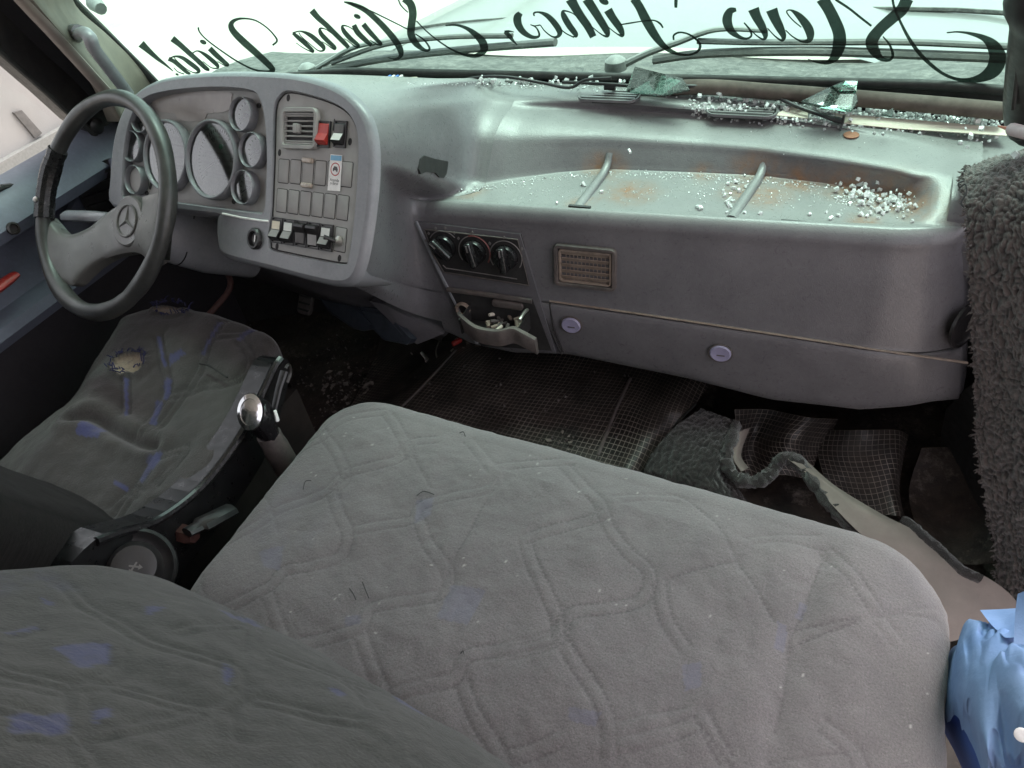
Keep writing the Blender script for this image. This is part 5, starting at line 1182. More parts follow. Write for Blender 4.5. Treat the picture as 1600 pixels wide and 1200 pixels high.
uvset(dc_, p2); paint(dc_, 'seam', np.exp(-(dsm / .0026) ** 2) * 1.0 + .8 * np.exp(-(dcr / .006) ** 2)); paint(dc_, 'hole', hole)  # seam mask also darkens along the fold crease
paint(dc_, 'patch', blobs(p2, [C1(l) for l in ([(580, 240), (595, 240), (612, 335), (602, 340)], [(630, 300), (670, 288), (695, 296), (615, 335)], [(598, 375), (628, 370), (615, 430), (588, 445)], [(562, 440), (590, 450), (555, 525), (535, 520)], [(815, 195), (830, 200), (752, 300), (742, 298)], [(940, 205), (975, 210), (890, 268), (880, 262)], [(300, 530), (370, 535), (350, 580), (270, 575)], [(540, 640), (580, 630), (570, 665), (500, 730), (490, 715)], [(395, 722), (450, 745), (440, 758), (392, 735)], [(415, 860), (460, 880), (450, 910), (425, 905)], [(455, 375), (470, 375), (452, 500), (444, 495)])]) * 1.0)
fr = S()
for (cx, cy), rx, ry, zc in ((C1([(645, 152)])[0], .044, .02, .448), (C1([(478, 330)])[0], .038, .03, .437)):
    for k in range(46):
        a_ = random.uniform(0, 6.28); q = random.uniform(.85, 1.2); p0 = np.array([cx + rx * q * math.cos(a_), cy + ry * q * math.sin(a_), zc]); d = np.array([random.uniform(-1, 1), random.uniform(-1, 1), random.uniform(.1, .9)]) * random.uniform(.006, .016)
        fr.join(tube([p0, p0 + d * .6 + (0, 0, .003), p0 + d], [.0012, .001, .0004], 5))
obj('frayed_edge', fr, M['thread'], ds_, None, True, kind='stuff')
obj('cushion_front', gridS(catgrid([[P(x, y, z=.40) for x, y in ((188, 512), (206, 500), (262, 490), (340, 502), (420, 532), (444, 572))], [P(x, y, z=.40) + (0, -.01, -.14) for x, y in ((188, 512), (206, 500), (262, 490), (340, 502), (420, 532), (444, 572))]], 3, 6)), M['black_matt'], ds_)
tw = [P(x, y, z=.445) for x, y in ((312, 568), (326, 571), (340, 580), (355, 590))]
tq = obj('twig', tube(cat(tw, 4), [.0022] * 6 + [.0016] * 7, 6), M['rubber'], None, None, True, 'thin dark twig lying on the torn driver seat', 'twig')
# backrest of the driver's seat
DF = Frame((-1.17, .405, .40), (0.06, math.cos(R_(24)), math.sin(R_(24))), (0, -math.sin(R_(24)), math.cos(R_(24))))
U, V_ = np.meshgrid(np.linspace(-.42, .42, 120), np.linspace(-.2, .78, 120))
bu, bv, drop, dd = drape(U, V_, -.235, .235, -.07, .62, .09, .06, .05)
p2 = np.stack([bu, bv], -1).reshape(-1, 2); h = .028 * np.cos(np.clip(p2[:, 0] / .235, -1, 1) * 1.57) - drop.reshape(-1) + fbm(p2, 7, 41) * .004
G = (DF.o + p2[:, :1] * DF.u + p2[:, 1:] * DF.v + h[:, None] * DF.n).reshape(120, 120, 3)
q = obj('backrest', gridS(G), M['seat_back'], ds_, None, True, angle=180); uvset(q, p2)
edge_ = np.exp(-((np.abs(p2[:, 0]) - .20) / .003) ** 2); paint(q, 'seam', edge_)
pp = [(150, 842), (186, 828), (240, 812), (300, 770), (345, 720), (385, 660), (412, 605), (426, 575), (440, 560), (452, 566), (452, 590), (440, 640), (420, 700), (400, 740), (360, 800), (320, 850), (285, 900), (270, 935), (220, 960), (120, 960), (100, 900)]
SF = Frame((-.888, .5, .3), (1, 0, .08))
poly = cat(ccw([SF.uv(x, y) for x, y in pp]), 3, True)
sp_ = prism([tuple(p) for p in poly], -.05, 0); sc_ = obj('side_cover', sp_, M['seat_trim'], ds_, SF.mat(), False)
tr_ = [SF.uv(x, y) for x, y in ((150, 846), (186, 832), (240, 816), (300, 774), (345, 724), (385, 664), (412, 608), (428, 574), (438, 560))]
obj('cover_rim', tube([(x, y, .001) for x, y in cat(tr_, 5)], .007, 8), M['knob'], sc_, SF.mat())
kv = SF.uv(201, 886); Mk = SF.mat(kv[0], kv[1], 0)
KN = Frame(SF.pt(kv[0], kv[1], .012), (.62, -.18, .72)); Mk = KN.mat()
rk = obj('recliner_knob', lathe([(.060, 0), (.058, .012), (.053, .016), (.047, .008), (.040, .006), (.035, .022), (.030, .030), (.018, .031), (0, .030)], 40), M['black'], sc_, Mk)
ar = S()
for k in range(2):
    m_ = Matrix.Rotation(R_(200 + 110 * k), 4, 'Z'); ar.join(S().add(*(lambda q_: (q_.V, q_.F))(rbox(.014, .0025, .001, .030, .0316).xf(m_)))); ar.join(S().add(*(lambda q_: (q_.V, q_.F))(prism([(.006, .004), (.012, 0), (.006, -.004)], .030, .0316).xf(m_))))
obj('arrow_mark', ar, M['print_grey'], rk, Mk, False)
lv0, lv1 = P(292, 832, pl=SF.raised(.03)), P(362, 796, pl=SF.raised(.035))
obj('tilt_lever', tube([lv0, lv0 + (lv1 - lv0) * .25, lv0 + (lv1 - lv0) * .3, lv1], [.012, .013, .019, .017], 8, True, .55), M['black'], sc_)
obj('lever_bolt', lathe([(.016, 0), (.016, .018), (.011, .026), (0, .027)], 6), M['rust'], sc_, SF.mat(*SF.uv(286, 833), 0))
obj('seat_base', boxS(-1.38, -.97, .35, .82, .01, .34), M['dark_metal'], ds_, None, False)
bk = thing('belt_buckle', 'dark seat belt buckle stalk between seat and gear lever', 'buckle', P(440, 580, X=-.885))
obj('stalk', tube([P(428, 640, X=-.86), P(436, 605, X=-.86), P(444, 580, X=-.86)], [.006, .007, .008], 8, True, .6), M['seat_trim'], bk)
obj('strap', tube(cat([P(446, 576, X=-.86), P(451, 570, X=-.86), P(454, 582, X=-.86), P(449, 598, X=-.86)], 4), .003, 6), M['dark_metal'], bk)

# ---------------- gear lever
gl_ = thing('gear_lever', 'gear lever with shiny rounded knob between driver seat and bench', 'gear lever', P(440, 720, X=-.83))
k0, k1, k2, k3 = P(392, 634, X=-.86), P(412, 664, X=-.855), P(426, 690, X=-.85), P(452, 735, X=-.84)
ax = (k1 - k2); ax /= np.linalg.norm(ax)
obj('boot_sleeve', tube(cat([k2 + (k1 - k2) * .45, k2, k3, k3 + (k3 - k2) * 1.2], 4), [.021] * 5 + [.0225] * 4 + [.024] * 4, 14), M['ash'], gl_)
KF = Frame(k1, ax, (0, 0, 1)); 
kn = obj('knob', lathe([(.019, -.022), (.021, -.012), (.024, .0), (.029, .018), (.031, .034), (.029, .048), (.022, .058), (.01, .0615), (0, .062)], 28).xf(Matrix.Diagonal((.82, 1, 1, 1))), M['knob'], gl_, KF.mat(0, 0, -.01))
tv = k0 - k1; top_f = Frame(k1 + ax * .028 + np.array([.012, -.020, .022]), (.35, -.62, .7), (0, .4, 1))
obj('chrome_cap', lathe([(.0205, -.008), (.0215, -.003), (.0205, .002), (.015, .005), (.0145, .0035), (.008, .006), (0, .0065)], 28).xf(Matrix.Diagonal((1.0, 1.45, 1, 1))), M['chrome'], gl_, top_f.mat())
obj('split_switch', rbox(.010, .02, .002, 0, .008, .002), M['label_white'], gl_, Frame(P(430, 650, X=-.84), (.5, -.6, .5)).mat())
# ================================================================== floor coverings and small things
fm_ = thing('floor_mat', 'black rubber mat with white grid lines over the engine hump', 'floor mat', (-.65, 1.1, .1))
def mz(x, y, z): return P(x, y, z=z)
G = [[mz(596, 520, .02), mz(660, 522, .05), mz(718, 530, .12), (-.62, 1.50, .14), (-.36, 1.50, .14), (-.26, 1.46, .15), (-.20, 1.42, .13)],
     [mz(585, 560, .02), mz(648, 566, .06), mz(705, 560, .12), mz(845, 572, .125), mz(985, 590, .125), mz(1050, 612, .16), mz(1086, 631, .155)],
     [mz(565, 600, .02), mz(612, 606, .06), mz(664, 600, .12), mz(806, 622, .125), mz(963, 640, .125), mz(1020, 656, .15), mz(1056, 664, .14)],
     [mz(545, 640, .02), mz(580, 650, .06), mz(622, 640, .12), mz(770, 672, .125), mz(934, 712, .125), mz(985, 726, .135), mz(1006, 742, .10)],
     [mz(520, 690, .02), mz(548, 700, .06), mz(580, 690, .12), mz(735, 726, .125), mz(905, 770, .125), mz(955, 790, .13), mz(975, 800, .09)]]
G = catgrid(G, 14, 14); nr_, nc_ = G.shape[:2]; G[:, :, 2] += .003 * np.array([[noise.noise(Vector((p[0] * 14, p[1] * 14, 2))) for p in r] for r in G])
du = np.concatenate([np.zeros((nr_, 1)), np.cumsum(np.linalg.norm(np.diff(G, axis=1), axis=2), 1)], 1); dv = np.concatenate([np.zeros((1, nc_)), np.cumsum(np.linalg.norm(np.diff(G, axis=0), axis=2), 0)], 0)
du = du - du[:, nc_ // 2:nc_ // 2 + 1]; dv = dv[:, nc_ // 2:nc_ // 2 + 1] + 0 * dv
o = obj('mat_sheet', gridS(G), M['mat'], fm_, None, True, angle=180); uvset(o, np.stack([du, dv], -1).reshape(-1, 2))
cc = lambda L, z: cat([mz(x, y, z) + (0, 0, .002) for x, y in L], 5)
obj('mat_crease', tube(cc([(712, 548), (664, 600), (622, 642)], .12), .004, 8, True, .5), M['ash'], fm_); obj('mat_crease', tube(cc([(985, 592), (963, 640), (934, 712)], .125), .004, 8, True, .5), M['ash'], fm_)
obj('mat_edge', tube(cat([G[14, -1], G[21, -1], G[28, -1], G[35, -1], G[42, -1]], 5), .0035, 6), M['rubber'], fm_)
# second gridded mat, bunched up in the passenger footwell
m2 = thing('floor_mat', 'crumpled rubber grid mat bunched in the passenger footwell beside the folded rug', 'floor mat', (.05, 1.2, .05))
for G in ([[mz(1148, 640, .16), mz(1200, 640, .14), mz(1262, 652, .17), mz(1310, 655, .12)], [mz(1150, 672, .13), mz(1186, 668, .10), mz(1240, 680, .15), mz(1296, 684, .09)], [mz(1146, 704, .12), mz(1176, 700, .08), mz(1226, 704, .12), mz(1276, 716, .07)], [mz(1140, 742, .08), mz(1170, 746, .06), mz(1224, 742, .08), mz(1268, 750, .05)]],
          [[mz(1284, 672, .10), mz(1340, 672, .14), mz(1400, 672, .13), mz(1420, 680, .10)], [mz(1278, 704, .08), mz(1330, 710, .11), mz(1398, 706, .12), mz(1412, 716, .08)], [mz(1286, 740, .07), mz(1340, 752, .09), mz(1394, 756, .10), mz(1406, 764, .06)], [mz(1300, 780, .05), mz(1350, 800, .06), mz(1402, 806, .08), mz(1414, 812, .04)]]):
    G = catgrid(G, 10, 10); nr_, nc_ = G.shape[:2]
    du = np.cumsum(np.concatenate([np.zeros((nr_, 1)), np.linalg.norm(np.diff(G, axis=1), axis=2)], 1), 1); dv = np.cumsum(np.concatenate([np.zeros((1, nc_)), np.linalg.norm(np.diff(G, axis=0), axis=2)], 0), 0)
    o = obj('mat_sheet', gridS(G), M['mat'], m2, None, True, angle=180); uvset(o, np.stack([du, dv], -1).reshape(-1, 2))

def fleece(name, G, kr, kc, amp, parent, seed, m_=None, sc=95):
    """plush pile: sheet pushed out into small curled clumps"""
    G = catgrid(G, kr, kc); nr_, nc_ = G.shape[:2]
    tu = np.gradient(G, axis=1); tv = np.gradient(G, axis=0); N = np.cross(tu, tv); N /= np.linalg.norm(N, axis=2)[:, :, None] + 1e-12
    if (N.reshape(-1, 3) @ (EYE - G.reshape(-1, 3).mean(0))).mean() < 0: N = -N
    Hh = np.empty((nr_, nc_))
    for i in range(nr_):
        for j in range(nc_):
            v = Vector(G[i, j]); wv = v + Vector((noise.noise(v * 40 + Vector((seed, 0, 0))), noise.noise(v * 40 + Vector((0, seed, 0))), noise.noise(v * 40))) * .010
            d, _ = noise.voronoi(wv * sc); Hh[i, j] = .95 - 1.15 * d[0] ** 1.2 + .30 * noise.noise(v * 210) + .35 * noise.noise(v * 55)
    Hh = np.clip(Hh, -.2, 1.1)
    D = G + N * (amp * Hh)[:, :, None]
    o = obj(name, gridS(D), m_ or M['fleece'], parent, None, True, angle=180); paint(o, 'pile', np.clip(Hh, 0, 1).reshape(-1)); return o, D
fl = thing('fleece_cover', 'dark brown curly fleece draped over the right end of the dashboard', 'fleece cover', (.3, 1.1, .4))
def fy(x, y, Y): return P(x, y, Y=Y)
rows_ = [((1512, 262, 1.30), (1560, 246, 1.32), (1620, 236, 1.30), (1720, 222, 1.26)), ((1503, 284, 1.235), (1552, 268, 1.23), (1615, 258, 1.2), (1720, 250, 1.1)), ((1509, 330, 1.165), (1556, 318, 1.15), (1620, 310, 1.12), (1740, 310, 1.0)), ((1516, 420, 1.125), (1565, 412, 1.10), (1630, 410, 1.06), (1750, 410, .95)),
         ((1521, 520, 1.105), (1568, 515, 1.08), (1630, 515, 1.03), (1750, 520, .92)), ((1526, 610, 1.09), (1572, 608, 1.06), (1635, 610, 1.0), (1750, 620, .9)), ((1527, 690, 1.06), (1575, 692, 1.03), (1640, 695, .97), (1750, 700, .88)), ((1542, 780, 1.02), (1586, 784, .99), (1645, 790, .94), (1750, 800, .86)), ((1556, 860, .98), (1598, 866, .95), (1650, 870, .91), (1750, 880, .84)), ((1556, 945, .94), (1600, 955, .91), (1655, 960, .88), (1750, 970, .82))]
f1, Dm = fleece('pile', [[fy(*p) for p in r] for r in rows_], 40, 50, .0066, fl, 3.0, None, 135)
tuf = S()
for k in range(420):
    i = random.randrange(0, Dm.shape[0]); p = Dm[i, 0 if k % 3 else random.randrange(0, 8)]; d = np.array([random.uniform(-1.2, .2), random.uniform(-.8, .1), random.uniform(-.6, .6)]) * random.uniform(.003, .008)
    tuf.join(tube([p, p + d * .6 + (0, 0, random.uniform(-.002, .002)), p + d], [.0016, .0013, .0004], 4))
tf = obj('tuft', tuf, M['fleece'], fl, None, True, kind='stuff'); paint(tf, 'pile', np.full(len(tf.data.vertices), .5))
obj('wire_hook', tube(cat([P(1506, 282, Y=1.19), P(1498, 286, Y=1.185), P(1500, 292, Y=1.18), P(1508, 288, Y=1.18), P(1510, 300, Y=1.17), P(1502, 316, Y=1.16), P(1506, 324, Y=1.155)], 5), .0014, 6), M['cable'], fl)
# folded rug on the floor: pile side, cut edge, pale backing flap
rg = thing('folded_rug', 'dark fleece rug with pale backing folded over on the passenger floor', 'rug', (-.05, 1.0, .1))
f2, _ = fleece('pile', [[mz(1096, 640, .17), mz(1126, 650, .185), mz(1150, 660, .18), mz(1158, 676, .15)], [mz(1050, 672, .17), mz(1094, 690, .18), mz(1134, 700, .185), mz(1146, 706, .16)], [mz(1014, 718, .14), mz(1060, 738, .15), mz(1110, 752, .15), mz(1150, 760, .13)], [mz(1004, 756, .10), mz(1056, 784, .10), mz(1130, 806, .10), mz(1220, 830, .09)], [mz(1000, 800, .06), mz(1060, 830, .06), mz(1160, 860, .06), mz(1290, 900, .05)]], 26, 26, .005, rg, 5.0, M['rug'], 150)
ed = cat([mz(1150, 664, .19), mz(1142, 690, .185), mz(1134, 716, .17), mz(1142, 738, .16), mz(1162, 752, .155), mz(1186, 752, .155), mz(1206, 738, .165), mz(1216, 722, .18), mz(1232, 716, .19), mz(1252, 728, .19), mz(1276, 758, .19), mz(1306, 796, .185), mz(1340, 832, .175), mz(1372, 858, .16)], 8)
L = []
for k, p in enumerate(ed):
    a_ = p; r0 = .0125 + .004 * noise.noise(Vector(p) * 60); L.append(r0)
fe = tube(ed, L, 12, True, 1.2); 
for i, v in enumerate(fe.V): fe.V[i] = tuple(np.array(v) + .005 * np.array([noise.noise(Vector(v) * 170), noise.noise(Vector(v) * 170 + Vector((9, 0, 0))), noise.noise(Vector(v) * 170 + Vector((0, 9, 0)))]))
q = obj('rolled_edge', fe, M['rug'], rg); paint(q, 'pile', [.5 + .5 * noise.noise(Vector(v) * 120) for v in fe.V])
G = [[mz(1153, 676, .19), mz(1162, 672, .188), mz(1172, 668, .176)], [mz(1145, 712, .176), mz(1151, 711, .175), mz(1158, 710, .16)], [mz(1158, 737, .166), mz(1163, 734, .165), mz(1170, 731, .145)]]
obj('backing_lining', gridS(catgrid(G, 6, 4)), M['backing'], rg)
G = [[mz(1224, 712, .20), mz(1240, 714, .20), mz(1258, 718, .195)], [mz(1262, 742, .20), mz(1286, 750, .205), mz(1304, 758, .195)], [mz(1296, 784, .20), mz(1340, 792, .205), mz(1376, 802, .19)], [mz(1336, 826, .19), mz(1392, 830, .19), mz(1434, 832, .18)], [mz(1380, 864, .17), mz(1440, 866, .175), mz(1476, 868, .17)], [mz(1436, 912, .15), mz(1496, 906, .16), mz(1542, 902, .165)], [mz(1452, 964, .13), mz(1520, 952, .14), mz(1580, 930, .15)], [mz(1456, 1010, .10), mz(1530, 990, .12), mz(1600, 960, .13)]]
obj('backing', gridS(catgrid(G, 8, 10)), M['backing'], rg)
e2 = cat([mz(1412, 812, .178), mz(1440, 836, .178), mz(1470, 862, .17), mz(1500, 890, .165), mz(1530, 905, .16)], 6); fe = tube(e2, .009, 10)
for i, v in enumerate(fe.V): fe.V[i] = tuple(np.array(v) + .004 * np.array([noise.noise(Vector(v) * 170), 0, noise.noise(Vector(v) * 170 + Vector((0, 9, 0)))]))
q = obj('rolled_edge', fe, M['rug'], rg); paint(q, 'pile', [.5] * len(fe.V))
obj('under_fold', gridS(catgrid([[mz(1440, 700, .10), mz(1490, 700, .10), mz(1540, 720, .12)], [mz(1420, 770, .06), mz(1470, 790, .05), mz(1540, 800, .10)], [mz(1440, 850, .10), mz(1500, 880, .08), mz(1560, 880, .12)]], 6, 6)), M['floor'], rg)
kp = st('wall_kick_panel', gridS(catgrid([[P(1478, 640, Y=1.22), P(1520, 600, Y=1.15), P(1570, 600, Y=1.1)], [P(1470, 700, Y=1.26), P(1515, 700, Y=1.18), P(1570, 700, Y=1.1)], [P(1500, 770, Y=1.2), P(1524, 780, Y=1.12), P(1570, 800, Y=1.05)], [P(1496, 830, Y=1.15), P(1534, 850, Y=1.08), P(1580, 870, Y=1.0)]], 5, 5)), M['black_matt'], True)
# blue shirt at the near right corner
sh = thing('blue_shirt', 'light blue cotton shirt with dark blue trousers bundled beside the bench', 'shirt', (.33, .6, .3))
def sp3(x, y, Y): return P(x, y, Y=Y)
G = [[sp3(1478, 1035, .60), sp3(1496, 985, .62), sp3(1530, 952, .64), sp3(1584, 948, .64), sp3(1650, 940, .62)], [sp3(1466, 1090, .55), sp3(1500, 1030, .54), sp3(1540, 990, .56), sp3(1590, 985, .56), sp3(1660, 980, .55)], [sp3(1500, 1110, .50), sp3(1520, 1090, .48), sp3(1550, 1060, .49), sp3(1600, 1050, .48), sp3(1660, 1050, .47)], [sp3(1520, 1160, .46), sp3(1540, 1140, .44), sp3(1570, 1130, .45), sp3(1610, 1120, .43), sp3(1680, 1120, .42)], [sp3(1555, 1230, .42), sp3(1575, 1220, .40), sp3(1600, 1220, .41), sp3(1640, 1210, .39), sp3(1700, 1210, .38)]]
G = catgrid(G, 30, 30)
for r in G:
    for p in r:
        v = Vector((p[0] * 34 + p[2] * 10, p[1] * 9, p[2] * 7)); a_ = abs(noise.noise(v)); b_ = abs(noise.noise(v * 2.1 + Vector((3, 1, 7)))); p += np.array([0, -.020 * max(0, 1 - 3.2 * a_) - .008 * max(0, 1 - 3 * b_), .006 * max(0, 1 - 3.2 * a_)])
obj('fabric', gridS(G), M['shirt'], sh)
G = catgrid([[sp3(1466, 1085, .555), sp3(1490, 1090, .53), sp3(1506, 1108, .505)], [sp3(1470, 1130, .52), sp3(1500, 1140, .49), sp3(1524, 1160, .465)], [sp3(1494, 1180, .48), sp3(1524, 1190, .45), sp3(1545, 1200, .44)], [sp3(1520, 1240, .44), sp3(1548, 1240, .42), sp3(1570, 1240, .41)]], 8, 8)
obj('dark_sleeve', gridS(G), M['shirt_dark'], sh)
G = catgrid([[sp3(1531, 953, .632), sp3(1560, 952, .632), sp3(1592, 950, .63)], [sp3(1548, 975, .59), sp3(1570, 978, .59), sp3(1596, 975, .585)], [sp3(1570, 996, .545), sp3(1582, 996, .545), sp3(1598, 992, .54)]], 6, 6)
obj('collar', gridS(G), M['shirt'], sh)
0 and obj('collar_seam', tube(cat([sp3(1531, 954, .628), sp3(1549, 976, .586), sp3(1571, 997, .54), sp3(1582, 998, .538)], 5), .0012, 6), M['shirt_dark'], sh)
G = catgrid([[sp3(1590, 928, .55), sp3(1612, 920, .55), sp3(1640, 920, .55)], [sp3(1586, 960, .53), sp3(1614, 955, .53), sp3(1640, 955, .53)], [sp3(1584, 1006, .50), sp3(1610, 1008, .50), sp3(1640, 1010, .50)]], 6, 6)
obj('cuff', gridS(G), M['shirt'], sh)
obj('button', lathe([(.006, 0), (.006, .0015), (.004, .002), (0, .0014)], 16), M['label_white'], sh, Frame(P(1597, 1148, Y=.40), (-.2, -.7, .6)).mat())

# ================================================================== pedals and bits of the driver's footwell
pd = thing('accelerator_pedal', 'pale worn accelerator pedal under the dashboard', 'pedal', P(478, 474, Y=1.28))
pf = Frame(P(478, 474, Y=1.28), (-.1, -.75, .6)); obj('pad', rbox(.05, .062, .012, -.004, .006, .003), M['ash'], pd, pf.mat()); obj('arm', tube([pf.pt(.01, .02, -.004), pf.pt(.03, .12, -.06)], .008, 8), M['dark_metal'], pd)
for k in range(3): obj('tread', rbox(.040, .005, .002, .005, .008), M['rubber'], pd, pf.mat(0, -.018 + .018 * k))
rd = thing('clutch_rod', 'reddish bent clutch rod rising beyond the torn seat', 'rod', P(340, 480, Y=1.12))
obj('rod', tube(cat([P(318, 500, Y=1.05), P(340, 476, Y=1.10), P(356, 456, Y=1.13), P(360, 440, Y=1.15), P(352, 420, Y=1.2)], 5), .0075, 8), M['rust'], rd)
obj('foot_plate', rbox(.05, .04, .008, -.004, .004, .002), M['rubber'], rd, Frame(P(312, 506, Y=1.04), (0, -.6, .8)).mat())
bt = thing('red_clip', 'small red clip lying on the black grid mat under the ashtray', 'clip', mz(714, 536, .13))
obj('clip', rbox(.028, .011, .003, 0, .009, .002), M['red'], None, Matrix.Translation(Vector(mz(714, 536, .13))) @ Matrix.Rotation(R_(60), 4, 'Z')); c_ = bpy.data.objects['clip']; place(c_, bt, WORLD['clip']); obj('pin', tube([mz(708, 545, .13), mz(704, 549, .13)], .002, 6), M['metal'], bt)
wh_ = thing('steel_bracket', 'bent bare steel bracket standing on the grid mat near the fuse covers', 'bracket', mz(680, 570, .06))
obj('strip', tube(cat([P(658, 550, z=.10), P(668, 562, z=.085), P(679, 575, z=.075), P(684, 566, z=.09), P(681, 548, z=.12), P(688, 528, z=.15)], 5), .0045, 6, True, .4), M['metal'], wh_)
# crumbs of dry dirt on the floor
G0 = S()
for k in range(420):
    if k % 3: x, y, z = random.gauss(560, 60), random.gauss(600, 45), .012
    else: x, y, z = random.uniform(640, 1000), random.uniform(545, 740), .127
    p = mz(x, y, z); r0 = random.uniform(.001, .0045); m_ = Matrix.Translation(Vector(p)) @ Matrix.Rotation(random.uniform(0, 3), 4, Vector((random.random(), random.random(), 1)))
    G0.join(S().add([m_ @ (Vector(v) * r0) for v in ((1, 0, 0), (-.8, .3, 0), (0, 1.1, .2), (.1, -1, 0), (0, .1, .8), (.2, 0, -.7))], [(0, 2, 4), (2, 1, 4), (1, 3, 4), (3, 0, 4), (2, 0, 5), (1, 2, 5), (3, 1, 5), (0, 3, 5)]))
cr_ = obj('dirt_crumbs', G0, M['ash'], None, None, False, 'pale crumbs of dry dirt scattered over the black floor', 'dirt', kind='stuff')
G0 = S()
for x, y, n_, sp_ in ((520, 590, 50, .05), (546, 600, 60, .05), (615, 590, 40, .03), (555, 625, 60, .05), (735, 530, 40, .025), (880, 690, 20, .02)):
    c = mz(x, y, .03 if x < 640 else .13)
    for k in range(n_):
        p = c + np.array([random.gauss(0, sp_), random.gauss(0, sp_), abs(random.gauss(0, .003))]); r0 = .0016 + .011 * random.random() ** 4; a_ = random.uniform(0, 6.28)
        G0.add([p + r0 * np.array([math.cos(a_ + t_) * q, math.sin(a_ + t_) * q, random.uniform(0, .6)]) for t_, q in ((0, 1), (1.6, .7), (3.1, 1.1), (4.6, .6))], [(0, 1, 2, 3)])
obj('paper_flakes', G0, M['backing'], None, None, False, 'torn pale flakes and scraps on the dirty floor below the fuse covers', 'scraps', kind='stuff')

# ================================================================== things on top of the dashboard
ZT = .658
def top(x, y, z=ZT): return P(x, y, z=z)
gk = thing('black_strip', 'dusty black foam roll lying along the base of the windshield', 'trim strip', top(1300, 150, .67))
ln_ = cat([P(1000, 140, Y=1.475), P(1100, 136, Y=1.48), P(1200, 143, Y=1.478), P(1330, 153, Y=1.47), P(1450, 163, Y=1.455), P(1572, 174, Y=1.44)], 8); obj('roll', tube(ln_, .0165, 12, True, .85), M['roll'], gk)
gk2 = thing('black_strip', 'dark ribbed foam roll at the foot of the glass behind the toothbrush', 'trim strip', P(700, 130, Y=1.47))
obj('roll', tube(cat([P(540, 132, Y=1.46), P(640, 131, Y=1.47), P(745, 131, Y=1.475), P(800, 135, Y=1.48)], 6), .011, 10), M['black_matt'], gk2)
cb = thing('aerial_cable', 'black cable with plug snaking over the top of the dashboard', 'cable', top(1100, 150, .67))
cbl = [P(680, 137, Y=1.42), P(740, 122, Y=1.43), P(790, 120, Y=1.43), P(850, 130, Y=1.43), P(890, 137, Y=1.42), P(915, 125, Y=1.43), P(955, 122, Y=1.44)]
obj('loop', tube(cat(cbl, 6), .0033, 8), M['cable'], cb)
cbl = [on(880, 142, .018), on(950, 147, .020), on(1000, 152, .022), on(1090, 154, .024), on(1150, 157, .024), on(1200, 165, .022), on(1245, 180, .016), on(1290, 191, .010), on(1306, 196, .008)]
obj('lead', tube(cat(cbl, 6), .0036, 8), M['cable'], cb)
pA, pB = on(1296, 193, .010), on(1316, 198, .010); obj('plug', tube([pA, pA + (pB - pA) * .6, pB], [.005, .0065, .006], 8, True, .8), M['cable'], cb)
obj('plug_pins', tube([on(1316, 198, .020), on(1316, 198, .010), on(1312, 206, .003)], .0026, 6), M['cable'], cb); obj('connector', tube([on(945, 143, .010), on(962, 144, .010)], [.007, .007], 8), M['cable'], cb)
obj('clamp', tube([P(918, 128, z=.684), P(924, 120, z=.692)], [.009, .008], 8), M['cable'], cb)
obj('coin', lathe([(.013, 0), (.0132, .0006), (.013, .0018), (.0115, .002), (.0112, .0016), (0, .0016)], 28), M['copper'], None, Matrix.Translation(Vector(on(1330, 212, .0005))), True, 'small copper coin lying beside the cable plug on the dashboard', 'coin')
tb = thing('toothbrush', 'cream toothbrush with blue band lying along the windshield base', 'toothbrush', P(570, 130, Y=1.39))
tb0, tb1, tb2, tb3 = P(516, 122, Y=1.36), P(548, 126, Y=1.38), P(600, 127, Y=1.40), P(652, 124, Y=1.42)
obj('handle', tube(cat([tb0, tb1, P(575, 128, Y=1.39), tb2, tb3], 5), [.005] * 6 + [.007] * 5 + [.0055] * 10, 8), M['brush_cream'], tb); obj('grip', tube([P(525, 123.5, Y=1.362), P(548, 126.3, Y=1.378)], .0082, 10), M['brush_blue'], tb)
for k in range(4): obj('bristle_row', boxS(*(lambda p: (p[0] - .0025, p[0] + .0025, p[1] - .005, p[1] + .005, p[2] - .004, p[2] + .010))(P(610 + 6 * k, 125.5, Y=1.405))), [M['brush_blue'], M['label_white']][k % 2], tb, None, False)
pn = thing('pen', 'blue pen cap lying among the glass crumbs', 'pen', P(836, 138, z=.665)); obj('barrel', tube([P(818, 138, z=.668), P(856, 139, z=.666)], [.0055, .004], 8), M['brush_blue'], pn); obj('cap', tube([P(856, 139, z=.666), P(862, 139, z=.666)], [.006, .003], 8), M['brush_blue'], pn)
crd = [[on(1208, 183, .003), on(1235, 171, .004), on(1262, 179, .004), on(1262, 188, .003)], [on(1300, 181, .004), on(1570, 200, .004), on(1576, 213, .004), on(1400, 204, .003), on(1310, 195, .003)]]
for k, (c_, lb) in enumerate(zip(crd, ('short pale card scrap beside the defroster grille', 'long cream paper strip under the glass crumbs on the dashboard'))):
    s = S(); n_ = len(c_); s.add([p for p in c_] + [p + (0, 0, .0012) for p in c_], [tuple(range(n_ - 1, -1, -1)), tuple(range(n_, 2 * n_))] + [(i, (i + 1) % n_, n_ + (i + 1) % n_, n_ + i) for i in range(n_)])
    obj('paper_strip', s, M['card'], None, None, False, lb, 'paper')
obj('purple_wrapper', S().add([P(535, 134, z=.672), P(552, 137, z=.672), P(565, 143, z=.668), P(545, 143, z=.668)], [(0, 1, 2, 3)]), M['lilac'], None, None, False, 'small lilac wrapper scrap on the dash top near the toothbrush', 'wrapper')
